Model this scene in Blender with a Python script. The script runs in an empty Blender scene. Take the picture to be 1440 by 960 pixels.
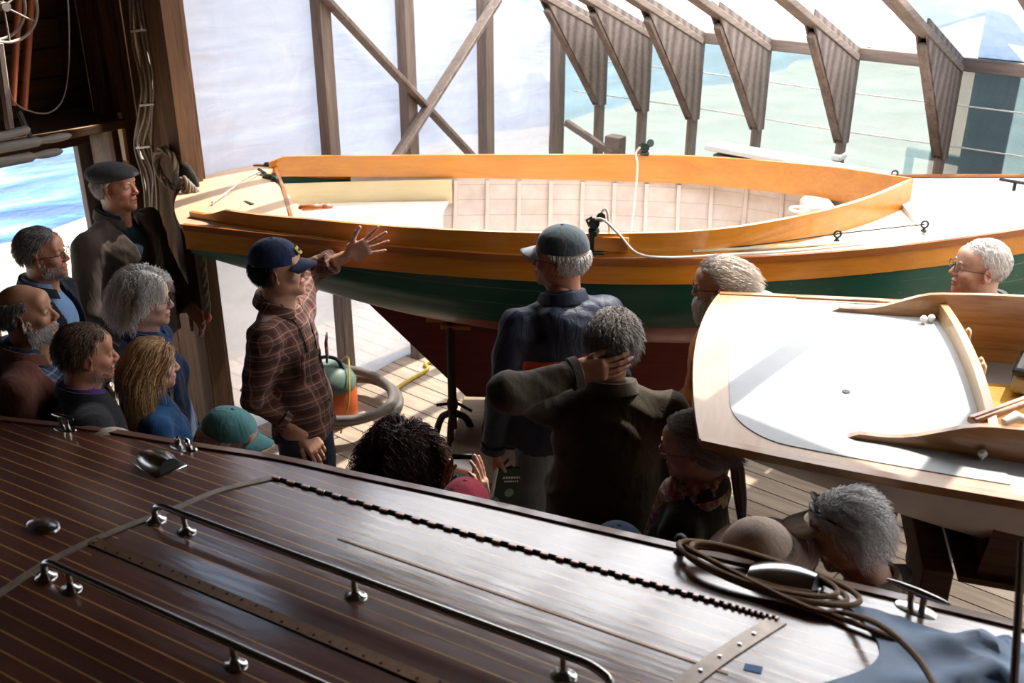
import bpy, math, random
import numpy as np
from mathutils import Vector, Matrix, Euler
random.seed(7); RNG = np.random.default_rng(7)
sc = bpy.context.scene
COL = sc.collection
V3 = lambda *a: np.array(a, float)
def unit(v):
    v = np.asarray(v, float); return v / (np.linalg.norm(v) + 1e-12)

# ------------------------------------------------------------------ objects
def tag(o, label=None, cat=None, group=None, kind=None):
    if label: o['label'] = label
    if cat: o['category'] = cat
    if group: o['group'] = group
    if kind: o['kind'] = kind
    return o
def empty(name, loc=(0, 0, 0), rz=0.0, label=None, cat=None, group=None):
    o = bpy.data.objects.new(name, None); COL.objects.link(o)
    o.location = loc; o.rotation_euler = (0, 0, rz); o.empty_display_size = .1
    return tag(o, label, cat, group)
def mesh_obj(name, verts, faces, mats, parent=None, smooth=True, fmat=None, uvs=None, shade=None, loc=None, autosmooth=None):
    me = bpy.data.meshes.new(name)
    verts = np.asarray(verts, float)
    me.from_pydata(verts.tolist(), [], faces if isinstance(faces, list) else faces.tolist())
    if not isinstance(mats, (list, tuple)): mats = [mats]
    for m in mats: me.materials.append(m)
    if fmat is not None: me.polygons.foreach_set('material_index', np.asarray(fmat, np.int32))
    if uvs is not None:
        uv = me.uv_layers.new(name='UVMap'); li = np.empty(len(me.loops), np.int32)
        me.loops.foreach_get('vertex_index', li)
        uv.data.foreach_set('uv', np.asarray(uvs, np.float32)[li].ravel())
    if shade is not None:
        at = me.color_attributes.new('shade', 'FLOAT_COLOR', 'POINT')
        s = np.asarray(shade, np.float32)
        if s.ndim == 1: s = np.stack([s, s, s, np.ones_like(s)], 1)
        at.data.foreach_set('color', s.ravel())
    me.polygons.foreach_set('use_smooth', [bool(smooth)] * len(me.polygons))
    me.update()
    if autosmooth is not None and smooth:
        me.set_sharp_from_angle(angle=math.radians(autosmooth))
    o = bpy.data.objects.new(name, me); COL.objects.link(o)
    if parent is not None: o.parent = parent
    if loc is not None: o.location = loc
    return o

class MB:
    """collects shapes into one mesh"""
    def __init__(s): s.v = []; s.f = []; s.m = []; s.n = 0
    def add(s, v, f, m=0):
        v = np.asarray(v, float).reshape(-1, 3)
        s.f += [[i + s.n for i in q] for q in f]; s.v.append(v); s.m += [m] * len(f); s.n += len(v); return s
    def box(s, c, size, R=None, bev=.004, m=0, taper=None):
        x, y, z = np.asarray(size, float) / 2; b = min(bev, x * .8, y * .8, z * .8)
        # chamfered box: 24 verts
        V = []; idx = {}
        for sx in (-1, 1):
            for sy in (-1, 1):
                for sz in (-1, 1):
                    for k, p in enumerate([(x, y - b, z - b), (x - b, y, z - b), (x - b, y - b, z)]):
                        idx[(sx, sy, sz, k)] = len(V); V.append((p[0] * sx, p[1] * sy, p[2] * sz))
        F = []
        def q(*a): F.append([idx[i] for i in a])
        for d in (-1, 1):
            q((d, -1, -1, 0), (d, 1, -1, 0), (d, 1, 1, 0), (d, -1, 1, 0))
            q((-1, d, -1, 1), (1, d, -1, 1), (1, d, 1, 1), (-1, d, 1, 1))
            q((-1, -1, d, 2), (1, -1, d, 2), (1, 1, d, 2), (-1, 1, d, 2))
        for a in (-1, 1):
            for b_ in (-1, 1):
                q((a, b_, -1, 0), (a, b_, 1, 0), (a, b_, 1, 1), (a, b_, -1, 1))
                q((a, -1, b_, 0), (a, 1, b_, 0), (a, 1, b_, 2), (a, -1, b_, 2))
                q((-1, a, b_, 1), (1, a, b_, 1), (1, a, b_, 2), (-1, a, b_, 2))
                for c_ in (-1, 1): q((a, b_, c_, 0), (a, b_, c_, 1), (a, b_, c_, 2))
        V = np.array(V)
        # fix winding
        F2 = []
        for f in F:
            p = V[f]; nrm = np.cross(p[1] - p[0], p[2] - p[0])
            F2.append(f if nrm @ p.mean(0) > 0 else f[::-1])
        if R is not None: V = V @ np.asarray(R).T
        return s.add(V + np.asarray(c), F2, m)
    def beam(s, a, b, w, h, upv=(0, 0, 1), bev=.004, m=0):
        a, b = np.asarray(a, float), np.asarray(b, float); d = unit(b - a)
        u = np.asarray(upv, float); 
        if abs(u @ d) > .98: u = np.array([1., 0, 0])
        x = unit(np.cross(u, d)); z = np.cross(d, x)
        R = np.stack([d, x, z], 1)
        return s.box((a + b) / 2, (np.linalg.norm(b - a), w, h), R, bev, m)
    def tube(s, pts, r, n=10, cap=True, closed=False, m=0, flat=1.0):
        pts = np.asarray(pts, float); N = len(pts); r = np.broadcast_to(np.asarray(r, float), (N,))
        T = np.gradient(pts, axis=0) if not closed else (np.roll(pts, -1, 0) - np.roll(pts, 1, 0))
        T /= np.linalg.norm(T, axis=1)[:, None] + 1e-12
        u = np.array([0, 0, 1.]) if abs(T[0][2]) < .9 else np.array([1., 0, 0])
        X = unit(np.cross(u, T[0])); V = []
        for i in range(N):
            X = X - T[i] * (X @ T[i]); X = unit(X); Y = np.cross(T[i], X)
            a = np.arange(n) * 2 * np.pi / n
            V.append(pts[i] + r[i] * (np.cos(a)[:, None] * X + flat * np.sin(a)[:, None] * Y))
        V = np.concatenate(V); F = []
        for i in range(N - (0 if closed else 1)):
            j = (i + 1) % N
            for k in range(n):
                l = (k + 1) % n; F.append([i * n + k, i * n + l, j * n + l, j * n + k])
        if cap and not closed:
            F.append(list(range(n))[::-1]); F.append([(N - 1) * n + k for k in range(n)])
        return s.add(V, F, m)
    def lathe(s, prof, c=(0, 0, 0), n=24, R=None, m=0, sx=1, sy=1):
        """prof: list of (r,z)"""
        prof = np.asarray(prof, float); a = np.arange(n) * 2 * np.pi / n; V = []
        for r, z in prof: V.append(np.stack([np.cos(a) * r * sx, np.sin(a) * r * sy, np.full(n, z)], 1))
        V = np.concatenate(V); F = []
        for i in range(len(prof) - 1):
            for k in range(n):
                l = (k + 1) % n; F.append([i * n + k, i * n + l, (i + 1) * n + l, (i + 1) * n + k])
        F.append(list(range(n))[::-1]); F.append([(len(prof) - 1) * n + k for k in range(n)])
        if R is not None: V = V @ np.asarray(R).T
        return s.add(V + np.asarray(c), F, m)
    def grid(s, P, m=0, flip=False, wrap=False):
        """P: (A,B,3)"""
        P = np.asarray(P, float); A, B = P.shape[:2]; F = []
        for i in range(A - 1):
            for j in range(B if wrap else B - 1):
                k = (j + 1) % B
                q = [i * B + j, (i + 1) * B + j, (i + 1) * B + k, i * B + k]
                F.append(q[::-1] if flip else q)
        return s.add(P.reshape(-1, 3), F, m)
    def slab(s, P, Q, m=0):
        """closed solid between two grids"""
        P = np.asarray(P, float); Q = np.asarray(Q, float); A, B = P.shape[:2]; n = A * B; F = []
        for i in range(A - 1):
            for j in range(B - 1):
                q = [i * B + j, (i + 1) * B + j, (i + 1) * B + j + 1, i * B + j + 1]
                F.append(q); F.append([x + n for x in q[::-1]])
        def side(ids):
            for a, b in zip(ids[:-1], ids[1:]): F.append([b, a, a + n, b + n])
        side([j for j in range(B)][::-1]); side([(A - 1) * B + j for j in range(B)])
        side([i * B for i in range(A)]); side([i * B + B - 1 for i in range(A)][::-1])
        return s.add(np.concatenate([P.reshape(-1, 3), Q.reshape(-1, 3)]), F, m)
    def prism(s, poly, off, m=0):
        """poly: 3-D planar points; off: extrusion vector"""
        P = np.asarray(poly, float); n = len(P); Q = P + np.asarray(off, float)
        F = [list(range(n)), [n + i for i in range(n)][::-1]] + [[(i + 1) % n, i, n + i, n + (i + 1) % n] for i in range(n)]
        return s.add(np.concatenate([P, Q]), F, m)
    def build(s, name, mats, parent=None, smooth=True, ang=40, **k):
        V = np.concatenate(s.v) if s.v else np.zeros((0, 3))
        return mesh_obj(name, V, s.f, mats, parent, smooth, s.m if isinstance(mats, (list, tuple)) else None, autosmooth=ang if smooth else None, **k)

def spline(pts, n):
    """Catmull-Rom through points -> n samples"""
    P = np.asarray(pts, float); P = np.vstack([2 * P[0] - P[1], P, 2 * P[-1] - P[-2]])
    segs = len(P) - 3; out = []
    for t in np.linspace(0, segs - 1e-6, n):
        i = int(t); u = t - i; a, b, c, d = P[i:i + 4]
        out.append(.5 * ((2 * b) + (-a + c) * u + (2 * a - 5 * b + 4 * c - d) * u * u + (-a + 3 * b - 3 * c + d) * u ** 3))
    return np.array(out)
def smooth1(x, xs, ys):
    """smooth interpolation of a table"""
    xs = np.asarray(xs, float); ys = np.asarray(ys, float)
    m = np.gradient(ys, xs); x = np.clip(np.asarray(x, float), xs[0], xs[-1])
    i = np.clip(np.searchsorted(xs, x) - 1, 0, len(xs) - 2); h = xs[i + 1] - xs[i]; t = (x - xs[i]) / h
    return (2 * t**3 - 3 * t**2 + 1) * ys[i] + (t**3 - 2 * t**2 + t) * h * m[i] + (-2 * t**3 + 3 * t**2) * ys[i + 1] + (t**3 - t**2) * h * m[i + 1]
def rot(ax, deg):
    return np.array(Matrix.Rotation(math.radians(deg), 3, ax))

# ------------------------------------------------------------------ camera model (also used to check distances)
CF = 1440.; CTH = math.radians(24.5); CAZ = math.radians(39.2); CH = 3.2
fh = V3(-math.sin(CAZ), math.cos(CAZ), 0); crt = V3(math.cos(CAZ), math.sin(CAZ), 0); cuz = V3(0, 0, 1)
cfw = fh * math.cos(CTH) - cuz * math.sin(CTH); cup = fh * math.sin(CTH) + cuz * math.cos(CTH); CC = V3(0, 0, CH)
def ray(px, py): return cfw + crt * (px - 720) / CF + cup * (480 - py) / CF
def atz(px, py, z):
    r = ray(px, py); return CC + r * (z - CH) / r[2]
def ax(px, py, i, v):
    r = ray(px, py); return CC + r * (v - CC[i]) / r[i]

# ------------------------------------------------------------------ materials
def srgb(*c):
    if len(c) == 1: h = c[0].lstrip('#'); c = [int(h[i:i + 2], 16) for i in (0, 2, 4)]
    c = [x / 255 for x in c]
    return tuple((x / 12.92 if x <= .04045 else ((x + .055) / 1.055) ** 2.4) for x in c) + (1.,)
class NT:
    def __init__(s, name):
        s.m = bpy.data.materials.new(name); s.m.use_nodes = True; s.t = s.m.node_tree; s.t.nodes.clear()
        s.out = s.N('ShaderNodeOutputMaterial')
    def N(s, t, **k):
        n = s.t.nodes.new(t)
        for a, b in k.items(): setattr(n, a, b)
        return n
    def L(s, a, b): s.t.links.new(a, b)
    def set(s, sock, v):
        if isinstance(v, bpy.types.NodeSocket): s.L(v, sock)
        else: sock.default_value = v
    def math(s, op, a, b=0., c=0., clamp=False):
        n = s.N('ShaderNodeMath', operation=op, use_clamp=clamp)
        for i, v in enumerate((a, b, c)): s.set(n.inputs[i], v)
        return n.outputs[0]
    def mix(s, f, a, b, mode='MIX'):
        n = s.N('ShaderNodeMix', data_type='RGBA', blend_type=mode); n.clamp_factor = True
        s.set(n.inputs[0], f); s.set(n.inputs[6], a); s.set(n.inputs[7], b); return n.outputs[2]
    def ramp(s, f, st):
        n = s.N('ShaderNodeValToRGB'); e = n.color_ramp.elements
        while len(e) < len(st): e.new(.5)
        for i, (p, c) in enumerate(st): e[i].position = p; e[i].color = c if not isinstance(c, (int, float)) else (c, c, c, 1)
        s.set(n.inputs[0], f); return n.outputs[0]
    def co(s, kind='Object', scale=(1, 1, 1), rotd=(0, 0, 0), loc=(0, 0, 0)):
        t = s.N('ShaderNodeTexCoord'); mp = s.N('ShaderNodeMapping')
        mp.inputs['Scale'].default_value = scale; mp.inputs['Rotation'].default_value = [math.radians(a) for a in rotd]; mp.inputs['Location'].default_value = loc
        s.L(t.outputs[kind], mp.inputs[0]); return mp.outputs[0]
    def noise(s, vec, scale=5, detail=4, rough=.6, dist=0., out=0):
        n = s.N('ShaderNodeTexNoise'); s.L(vec, n.inputs['Vector']); n.inputs['Scale'].default_value = scale
        n.inputs['Detail'].default_value = detail; n.inputs['Roughness'].default_value = rough; n.inputs['Distortion'].default_value = dist
        return n.outputs[out]
    def wave(s, vec, scale=5, dist=2, detail=2, dscale=1, direction='X', typ='BANDS'):
        n = s.N('ShaderNodeTexWave', wave_type=typ); s.L(vec, n.inputs['Vector']); n.inputs['Scale'].default_value = scale
        if typ == 'BANDS': n.bands_direction = direction
        n.inputs['Distortion'].default_value = dist; n.inputs['Detail'].default_value = detail; n.inputs['Detail Scale'].default_value = dscale
        return n.outputs[1]
    def sep(s, vec):
        n = s.N('ShaderNodeSeparateXYZ'); s.L(vec, n.inputs[0]); return n.outputs
    def bump(s, h, strength=.3, dist=.01):
        n = s.N('ShaderNodeBump'); n.inputs['Strength'].default_value = strength; n.inputs['Distance'].default_value = dist
        s.set(n.inputs['Height'], h); return n.outputs[0]
    def bsdf(s, color, rough=.6, metal=0., normal=None, coat=0., coat_r=.05, coat_ior=1.5, spec=.5, ior=None, sheen=0., sss=0., trans=0.):
        n = s.N('ShaderNodeBsdfPrincipled')
        s.set(n.inputs['Base Color'], color); s.set(n.inputs['Roughness'], rough); s.set(n.inputs['Metallic'], metal)
        n.inputs['Specular IOR Level'].default_value = spec
        if ior: n.inputs['IOR'].default_value = ior
        if normal is not None: s.L(normal, n.inputs['Normal'])
        n.inputs['Coat Weight'].default_value = coat; n.inputs['Coat Roughness'].default_value = coat_r; n.inputs['Coat IOR'].default_value = coat_ior
        n.inputs['Sheen Weight'].default_value = sheen
        if sss: n.inputs['Subsurface Weight'].default_value = sss; n.inputs['Subsurface Radius'].default_value = (.02, .008, .004)
        if trans: n.inputs['Transmission Weight'].default_value = trans
        return n.outputs[0]
    def done(s, sh): s.L(sh, s.out.inputs[0]); return s.m

def mat_plain(name, col, rough=.6, metal=0., var=.12, nscale=30, bump=.15, bdist=.003, **k):
    t = NT(name); c = t.co(); n = t.noise(c, nscale, 4)
    f = t.ramp(n, [(.3, 1 - var), (.7, 1 + 0.0)])
    cc = t.mix(1.0, col, f, 'MULTIPLY')
    return t.done(t.bsdf(cc, rough, metal, t.bump(n, bump, bdist) if bump else None, **k))
def mat_wood(name, c1, c2, axis='X', rough=.7, gs=1.0, bump=.3, coat=0., coat_r=.08, plank=None, knots=True, spec=.4, contrast=1., coat_ior=1.5, dark=None, coords='Object'):
    """grain running along `axis` of object space"""
    t = NT(name)
    st = {'X': (.5, 7, 7), 'Y': (7, .5, 7), 'Z': (7, 7, .5)}[axis]
    c = t.co(coords, scale=tuple(a * gs for a in st))
    w = t.noise(c, 3.0, 6, .65, 1.2); n2 = t.noise(c, 14.0, 5, .7, .3)
    f = t.math('ADD', t.math('MULTIPLY', w, .65), t.math('MULTIPLY', n2, .35))
    col = t.ramp(f, [(.5 - .18 / contrast, c1), (.5 + .18 / contrast, c2)])
    big = t.noise(t.co(coords), 1.3, 3)
    col = t.mix(t.math('MULTIPLY', big, .5), col, dark or tuple(x * .55 for x in c1[:3]) + (1,))
    return t.done(t.bsdf(col, rough, 0, t.bump(f, bump, .004), coat=coat, coat_r=coat_r, spec=spec, coat_ior=coat_ior))
def mat_cloth(name, col, rough=.9, var=.25, weave=350, sheen=.15, fold=.25):
    t = NT(name); c = t.co(); n = t.noise(c, 6, 5, .6); w = t.noise(c, weave, 2, .5)
    f = t.ramp(n, [(.3, 1 - var), (.7, 1.0)])
    cc = t.mix(1.0, col, f, 'MULTIPLY')
    fo = t.noise(t.co(scale=(1, 1, .35)), 22, 3, .5, .8)
    b = t.math('ADD', t.math('MULTIPLY', w, .25), t.math('MULTIPLY', fo, 2.0))
    return t.done(t.bsdf(cc, rough, 0, t.bump(b, fold, .012), sheen=sheen, spec=.25))
def mat_hair(name, c1, c2, rough=.45):
    t = NT(name); a = t.N('ShaderNodeAttribute', attribute_name='shade')
    col = t.mix(a.outputs['Fac'], c1, c2)
    return t.done(t.bsdf(col, rough, 0, None, spec=.45))
def mat_skin(name, col, red):
    t = NT(name); a = t.N('ShaderNodeAttribute', attribute_name='shade'); c = t.co()
    n = t.noise(c, 45, 4, .6); f = t.ramp(n, [(.3, .82), (.7, 1.0)])
    base = t.mix(1.0, col, f, 'MULTIPLY'); base = t.mix(a.outputs['Fac'], base, red)
    return t.done(t.bsdf(base, .48, 0, t.bump(t.noise(c, 220, 3), .12, .002), sss=.12, spec=.4))
# ------------------------------------------------------------------ materials of the place
M = {}
M['weathered'] = mat_wood('weathered wood', srgb('#5d5049'), srgb('#9c8a7e'), 'Z', .85, 1, .5)
M['weathered_x'] = mat_wood('weathered wood along x', srgb('#5d5049'), srgb('#96857a'), 'X', .85, 1, .5)
M['weathered_y'] = mat_wood('weathered wood along y', srgb('#62554c'), srgb('#a08e80'), 'Y', .85, 1, .5)
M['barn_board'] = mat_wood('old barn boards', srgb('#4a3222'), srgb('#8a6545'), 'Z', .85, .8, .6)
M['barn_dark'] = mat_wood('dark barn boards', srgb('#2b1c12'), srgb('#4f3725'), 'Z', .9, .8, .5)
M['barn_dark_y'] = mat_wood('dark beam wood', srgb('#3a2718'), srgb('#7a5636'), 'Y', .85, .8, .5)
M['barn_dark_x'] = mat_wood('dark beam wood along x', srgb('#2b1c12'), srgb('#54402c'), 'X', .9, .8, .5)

def mat_plywood():
    t = NT('grey plywood'); c = t.co(scale=(1, 1.4, .45)); w = t.wave(c, 2.2, 7, 3, 1.1, 'Y'); n = t.noise(t.co(), 40, 4)
    f = t.math('ADD', t.math('MULTIPLY', w, .35), t.math('MULTIPLY', n, .5))
    col = t.ramp(f, [(.2, srgb('#5b4f49')), (.7, srgb('#8b7d74'))])
    return t.done(t.bsdf(col, .8, 0, t.bump(f, .3, .004), spec=.3))
M['ply'] = mat_plywood()
def mat_deckfloor():
    t = NT('plank floor'); c = t.co(); x, y, z = t.sep(c)
    u = t.math('DIVIDE', y, .14); fr = t.math('FRACT', u); idn = t.math('FLOOR', u)
    gap = t.math('LESS_THAN', t.math('ABSOLUTE', t.math('SUBTRACT', fr, .5)), .468)
    wn = t.N('ShaderNodeTexWhiteNoise', noise_dimensions='1D'); t.L(idn, wn.inputs['W'])
    g = t.noise(t.co(scale=(.6, 8, 1)), 3, 6, .65, 1)
    col = t.ramp(g, [(.3, srgb('#9a8672')), (.7, srgb('#cbb8a2'))])
    col = t.mix(t.math('MULTIPLY', wn.outputs[0], .35), col, srgb('#8d7a68'))
    col = t.mix(gap, srgb('#2c211a'), col)
    return t.done(t.bsdf(col, .75, 0, t.bump(t.math('ADD', t.math('MULTIPLY', gap, 1.5), t.math('MULTIPLY', g, .3)), .6, .008), spec=.3))
M['floor'] = mat_deckfloor()
def mat_film(name, transp, col, scat, wr=1.0, net=False, back=(.85, .9, .97, 1)):
    """milky polythene sheet: lets some light straight through, scatters the rest"""
    t = NT(name); c = t.co()
    w1 = t.noise(t.co(rotd=(20, 35, 25), scale=(1, 1.0, 4.0)), 2.2, 5, .55, 1.5)
    w2 = t.noise(t.co(rotd=(-30, 10, 50), scale=(3, 1, 1)), 3.0, 4, .5, 2.0)
    h = t.math('ADD', t.math('MULTIPLY', w1, .6), t.math('MULTIPLY', w2, .4))
    nrm = t.bump(h, .5 * wr, .03)
    tr = t.N('ShaderNodeBsdfTranslucent'); t.L(nrm, tr.inputs['Normal'])
    shade = t.ramp(h, [(.3, .86), (.62, 1.0)])
    t.set(tr.inputs['Color'], t.mix(1.0, col, shade, 'MULTIPLY'))
    df = t.bsdf(t.mix(1.0, back, shade, 'MULTIPLY'), .35, 0, nrm, spec=.4)
    a = t.N('ShaderNodeMixShader'); a.inputs[0].default_value = scat; t.L(tr.outputs[0], a.inputs[1]); t.L(df, a.inputs[2])
    tp = t.N('ShaderNodeBsdfTransparent'); tp.inputs[0].default_value = (1, 1, 1, 1)
    b = t.N('ShaderNodeMixShader'); t.L(a.outputs[0], b.inputs[2]); t.L(tp.outputs[0], b.inputs[1])
    f = t.ramp(w2, [(.3, 1 - transp * 1.15), (.7, 1 - transp * .85)])
    if net:
        x, y, z = t.sep(c)
        g1 = t.math('SINE', t.math('MULTIPLY', t.math('ADD', x, z), 330)); g2 = t.math('SINE', t.math('MULTIPLY', t.math('SUBTRACT', x, z), 330))
        g = t.math('MULTIPLY', t.math('MULTIPLY', g1, g2), .12); f = t.math('ADD', f, g, clamp=True)
    t.L(f if not isinstance(f, float) else f, b.inputs[0])
    return t.done(b.outputs[0])
M['film_end'] = mat_film('milky polythene sheet', .12, (.60, .61, .635, 1), .38, 1.0, False, (.82, .84, .88, 1))
M['film_side'] = mat_film('net reinforced polythene', .17, (.10, .145, .15, 1), .22, .4, True, (.42, .55, .56, 1))
M['film_roof'] = mat_film('roof polythene', .23, (.98, .98, 1, 1), .25, .7)
def mat_sand():
    t = NT('beach sand'); c = t.co(); n = t.noise(c, .8, 6, .6); n2 = t.noise(c, 9, 5, .7)
    col = t.ramp(n, [(.3, srgb('#7d7262')), (.7, srgb('#a09482'))]); col = t.mix(t.ramp(n2, [(.55, 0.), (.75, .5)]), col, srgb('#8c7d68'))
    return t.done(t.bsdf(col, .95, 0, t.bump(n2, .5, .03), spec=.1))
M['sand'] = mat_sand()
def mat_water():
    t = NT('shallow sea water'); c = t.co(scale=(1, .45, 1), rotd=(0, 0, 20)); n = t.noise(c, .9, 5, .6, .6); n2 = t.noise(c, 3.5, 4, .6)
    col = t.ramp(n, [(.40, srgb('#14305a')), (.52, srgb('#335a88')), (.68, srgb('#7d909f'))])
    return t.done(t.bsdf(col, .18, 0, t.bump(t.math('ADD', n, t.math('MULTIPLY', n2, .4)), .8, .12), spec=.5))
M['water'] = mat_water()

XE = -4.78; YT = 3.1; YS = 6.48; ZK = 2.19; XB = -5.80
def struct(o): o['kind'] = 'structure'; return o
# floor, outside ground, sea
b = MB(); b.box((-.4, 2.2, -.06), (10.8, 8.8, .12), bev=.002); struct(b.build('floor', M['floor']))
def ground_patch():
    xs = np.concatenate([np.linspace(-60, -6, 40), np.linspace(-5.6, 30, 12)]); ys = np.linspace(-30, 60, 46)
    P = np.zeros((len(xs), len(ys), 3))
    for i, x in enumerate(xs):
        for j, y in enumerate(ys):
            d = -x - 7 + .12 * y
            z = -.5 - max(0, d) * .10 - .03 * math.sin(x * 1.3 + y) - .02 * math.sin(y * 2.1)
            P[i, j] = (x, y, max(z, -2.2))
    return P
g = MB(); g.grid(ground_patch(), flip=False); struct(g.build('ground', M['sand']))
b = MB(); b.grid(np.array([[(x, y, -1.22 + .02 * math.sin(x * .9 + y * .4)) for y in np.linspace(-40, 70, 60)] for x in np.linspace(-90, -11, 60)])); struct(b.build('ground_sea', M['water']))

# polythene walls and roof (a slightly slack film between the frames)
def film(name, P, m): 
    b = MB(); b.grid(P); return struct(b.build(name, M[m]))
ys = np.linspace(YT + .02, YS + .04, 60); zs = np.linspace(-.12, 4.1, 60)
P = np.array([[(XE - .075 + .012 * math.sin(y * 9 + z * 2) + .02 * math.sin(z * 3 + y), y, z) for z in zs if True] for y in ys])
for i, y in enumerate(ys):
    zt = ZK + .415 * (YS - y)
    P[i, :, 2] = np.linspace(-.12, zt, len(zs))
film('wall_far_end', P, 'film_end')
xs = np.linspace(XE - .06, 4.8, 120); zs = np.linspace(-.12, ZK + .01, 40)
film('wall_side', np.array([[(x, YS + .07 + .012 * math.sin(x * 6.2 + z), z) for z in zs] for x in xs])[::-1], 'film_side')
ts = np.linspace(0, 1, 50)
film('ceiling_polythene', np.array([[(x, YS + .06 - 3.45 * t, ZK + .03 + 1.43 * t + .012 * math.sin(x * 6.3) * math.sin(t * 9)) for t in ts] for x in xs]), 'film_roof')
film('wall_right_end', np.array([[(4.8, y, z * (ZK + .415 * (YS - y) + .1) / 4.1) for z in np.linspace(-.1, 4.1, 20)] for y in ys])[::-1], 'film_end')

# studs of the end wall
for i, (y, w) in enumerate([(4.12, .085), (4.81, .085), (5.59, .085), (6.44, .085)]):
    b = MB(); zt = ZK + .415 * (YS - y)
    b.box((XE - .02, y, zt / 2), (.09, w, zt), bev=.004)
    o = b.build('wall_stud', M['weathered'])
    tag(o, ['weathered grey stud rising behind the young man and the stern of the green sailboat', 'weathered grey stud crossed by both diagonal braces behind the green boat', 'weathered grey stud where the rising brace meets the top of the picture', 'weathered corner stud nearest the first gusseted frame'][i], 'post', 'studs of the polythene end wall')
b = MB(); b.beam((XE + .05, 3.75, 3.03 - .15), (XE + .05, 5.75, 1.02), .028, .085, (1, 0, 0)); 
tag(b.build('diagonal_brace', M['weathered']), 'long grey board brace falling from upper left to lower right on the end wall', 'brace')
b = MB(); b.beam((XE + .085, 5.60, 2.427), (XE + .085, 3.22, .367), .028, .085, (1, 0, 0))
tag(b.build('diagonal_brace', M['weathered']), 'long grey board brace rising from beside the young man to the upper right', 'brace')

# frames of the side wall
gx = [-4.40, -4.02, -3.60, -3.10, -2.50, -1.87, -1.22, -.55, .2, 1., 1.8, 2.6, 3.4, 4.2]
wh = ['nearest the corner of the shed', 'second from the corner of the shed', 'with pale grey gusset right of the far rope block', 'above the left end of the stacked white planks', 'with strongly figured grain and pale tape round its stud', 'above the foredeck of the green boat with blue shade beside it', 'cut by the right edge at the top of the picture']
# plane of every frame: x = const; gusset on the side toward the bow
for i, X in enumerate(gx):
    e = empty('shed_frame', (X, YS - .02, 0), 0, ('weathered bent shed frame ' + wh[i]) if i < 7 else 'weathered bent shed frame beyond the right edge of the picture', 'frame', 'bent frames of the polythene shed')
    b = MB(); b.box((0, -.02, ZK / 2), (.04, .09, ZK)); b.build('stud', M['weathered'], e)
    b = MB(); b.beam((0, -.02, ZK - .03), (0, -3.3, ZK + 1.30), .04, .09, (1, 0, 0)); b.build('rafter', M['weathered_y'], e)
    poly = [(.022, .02, 1.62), (.022, .02, ZK + .02), (.022, -.74, ZK + .325), (.022, -.74, ZK + .25), (.022, -.70, ZK + .2), (.022, -.06, 1.62)]
    b = MB(); b.prism(poly, (.012, 0, 0)); b.prism([(-.034, y, z) for _, y, z in poly], (.012, 0, 0)); b.build('gusset', M['ply'], e, smooth=False)
    b = MB(); b.beam((0, -.07, 1.66), (0, -.69, ZK + .18), .044, .05, (1, 0, 0)); b.build('knee_brace', M['weathered'], e)
b = MB(); b.box((0, YS + .005, ZK - .01), (9.6, .05, .075)); struct(b.build('trim_1', M['weathered_x']))
b = MB(); b.box((0, YS + .03, .04), (9.6, .09, .09)); struct(b.build('trim_2', M['weathered_x']))
def mat_tape(): return mat_plain('white stripe', (.95, .97, .97, 1), .5, bump=0)
M['white'] = mat_plain('white paint', srgb('#e9e6e0'), .5, var=.06)
for i, z in enumerate((1.93, 1.68)):
    b = MB(); b.tube([(x, YS + .045, z + .004 * math.sin(x * 3)) for x in np.linspace(-4.7, 4.7, 40)], .005, 6)
    tag(b.build('batten_cord', M['white']), ['upper white cord stretched along the outside of the side wall film', 'lower white cord stretched along the outside of the side wall film'][i], 'cord')
b = MB(); b.box((0, 0, 0), (.062, .115, .045), bev=.01); tag(b.build('tape_wrap', M['white'], loc=(-2.5, YS - .04, 1.53)), 'pale tape wrapped round the stud with figured gusset', 'tape')

# outside the side wall: things seen dimly through the film, two of them shaped to shade it
M['teal_paint'] = mat_plain('dark teal boards', srgb('#1d4a48'), .8, var=.3)
M['plum'] = mat_plain('dark plum tarp', srgb('#4a4150'), .8, var=.3)
b = MB(); b.box((0, 0, 2.6), (.42, .4, 5.2), bev=.05); b.box((.12, 0, 4.6), (.5, .42, .5), bev=.08); b.box((.3, 0, 4.25), (.3, .3, .12), rot('Y', 25)); b.box((-.1, 0, 5.2), (.3, .3, .5), rot('Y', 20), .05); tag(b.build('shade_upright', M['teal_paint'], loc=(-1.70, 7.15, -.4)), 'tall dark teal upright added outside for its shade, seen through the film right of the sixth frame', 'column')  # made-up shape, height and ragged top chosen to throw shade on the roof
b = MB(); b.prism([(-1.32, 7.3, -.4), (-1.32, 7.3, 2.45), (-1.05, 7.3, 2.75), (-.8, 7.3, 2.35), (.2, 7.3, 2.3), (.2, 7.3, -.4)], (0, 1.2, 0)); tag(b.build('plum_shade_block', M['plum'], smooth=False), 'dark plum covered shape outside the film at the right edge, made tall to shade it', 'shade_block')  # stand-in block, raised so its shade darkens the side film
b = MB(); b.beam((-2.45, 7.6, 1.35), (-1.9, 7.6, 1.33), .05, .06); b.box((-2.42, 7.6, .45), (.05, .05, 1.8)); b.box((-1.95, 7.6, .45), (.05, .05, 1.8)); tag(b.build('outdoor_rail', M['teal_paint']), 'short dark rail outside, seen through the film right of the taped frame', 'rail')
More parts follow.
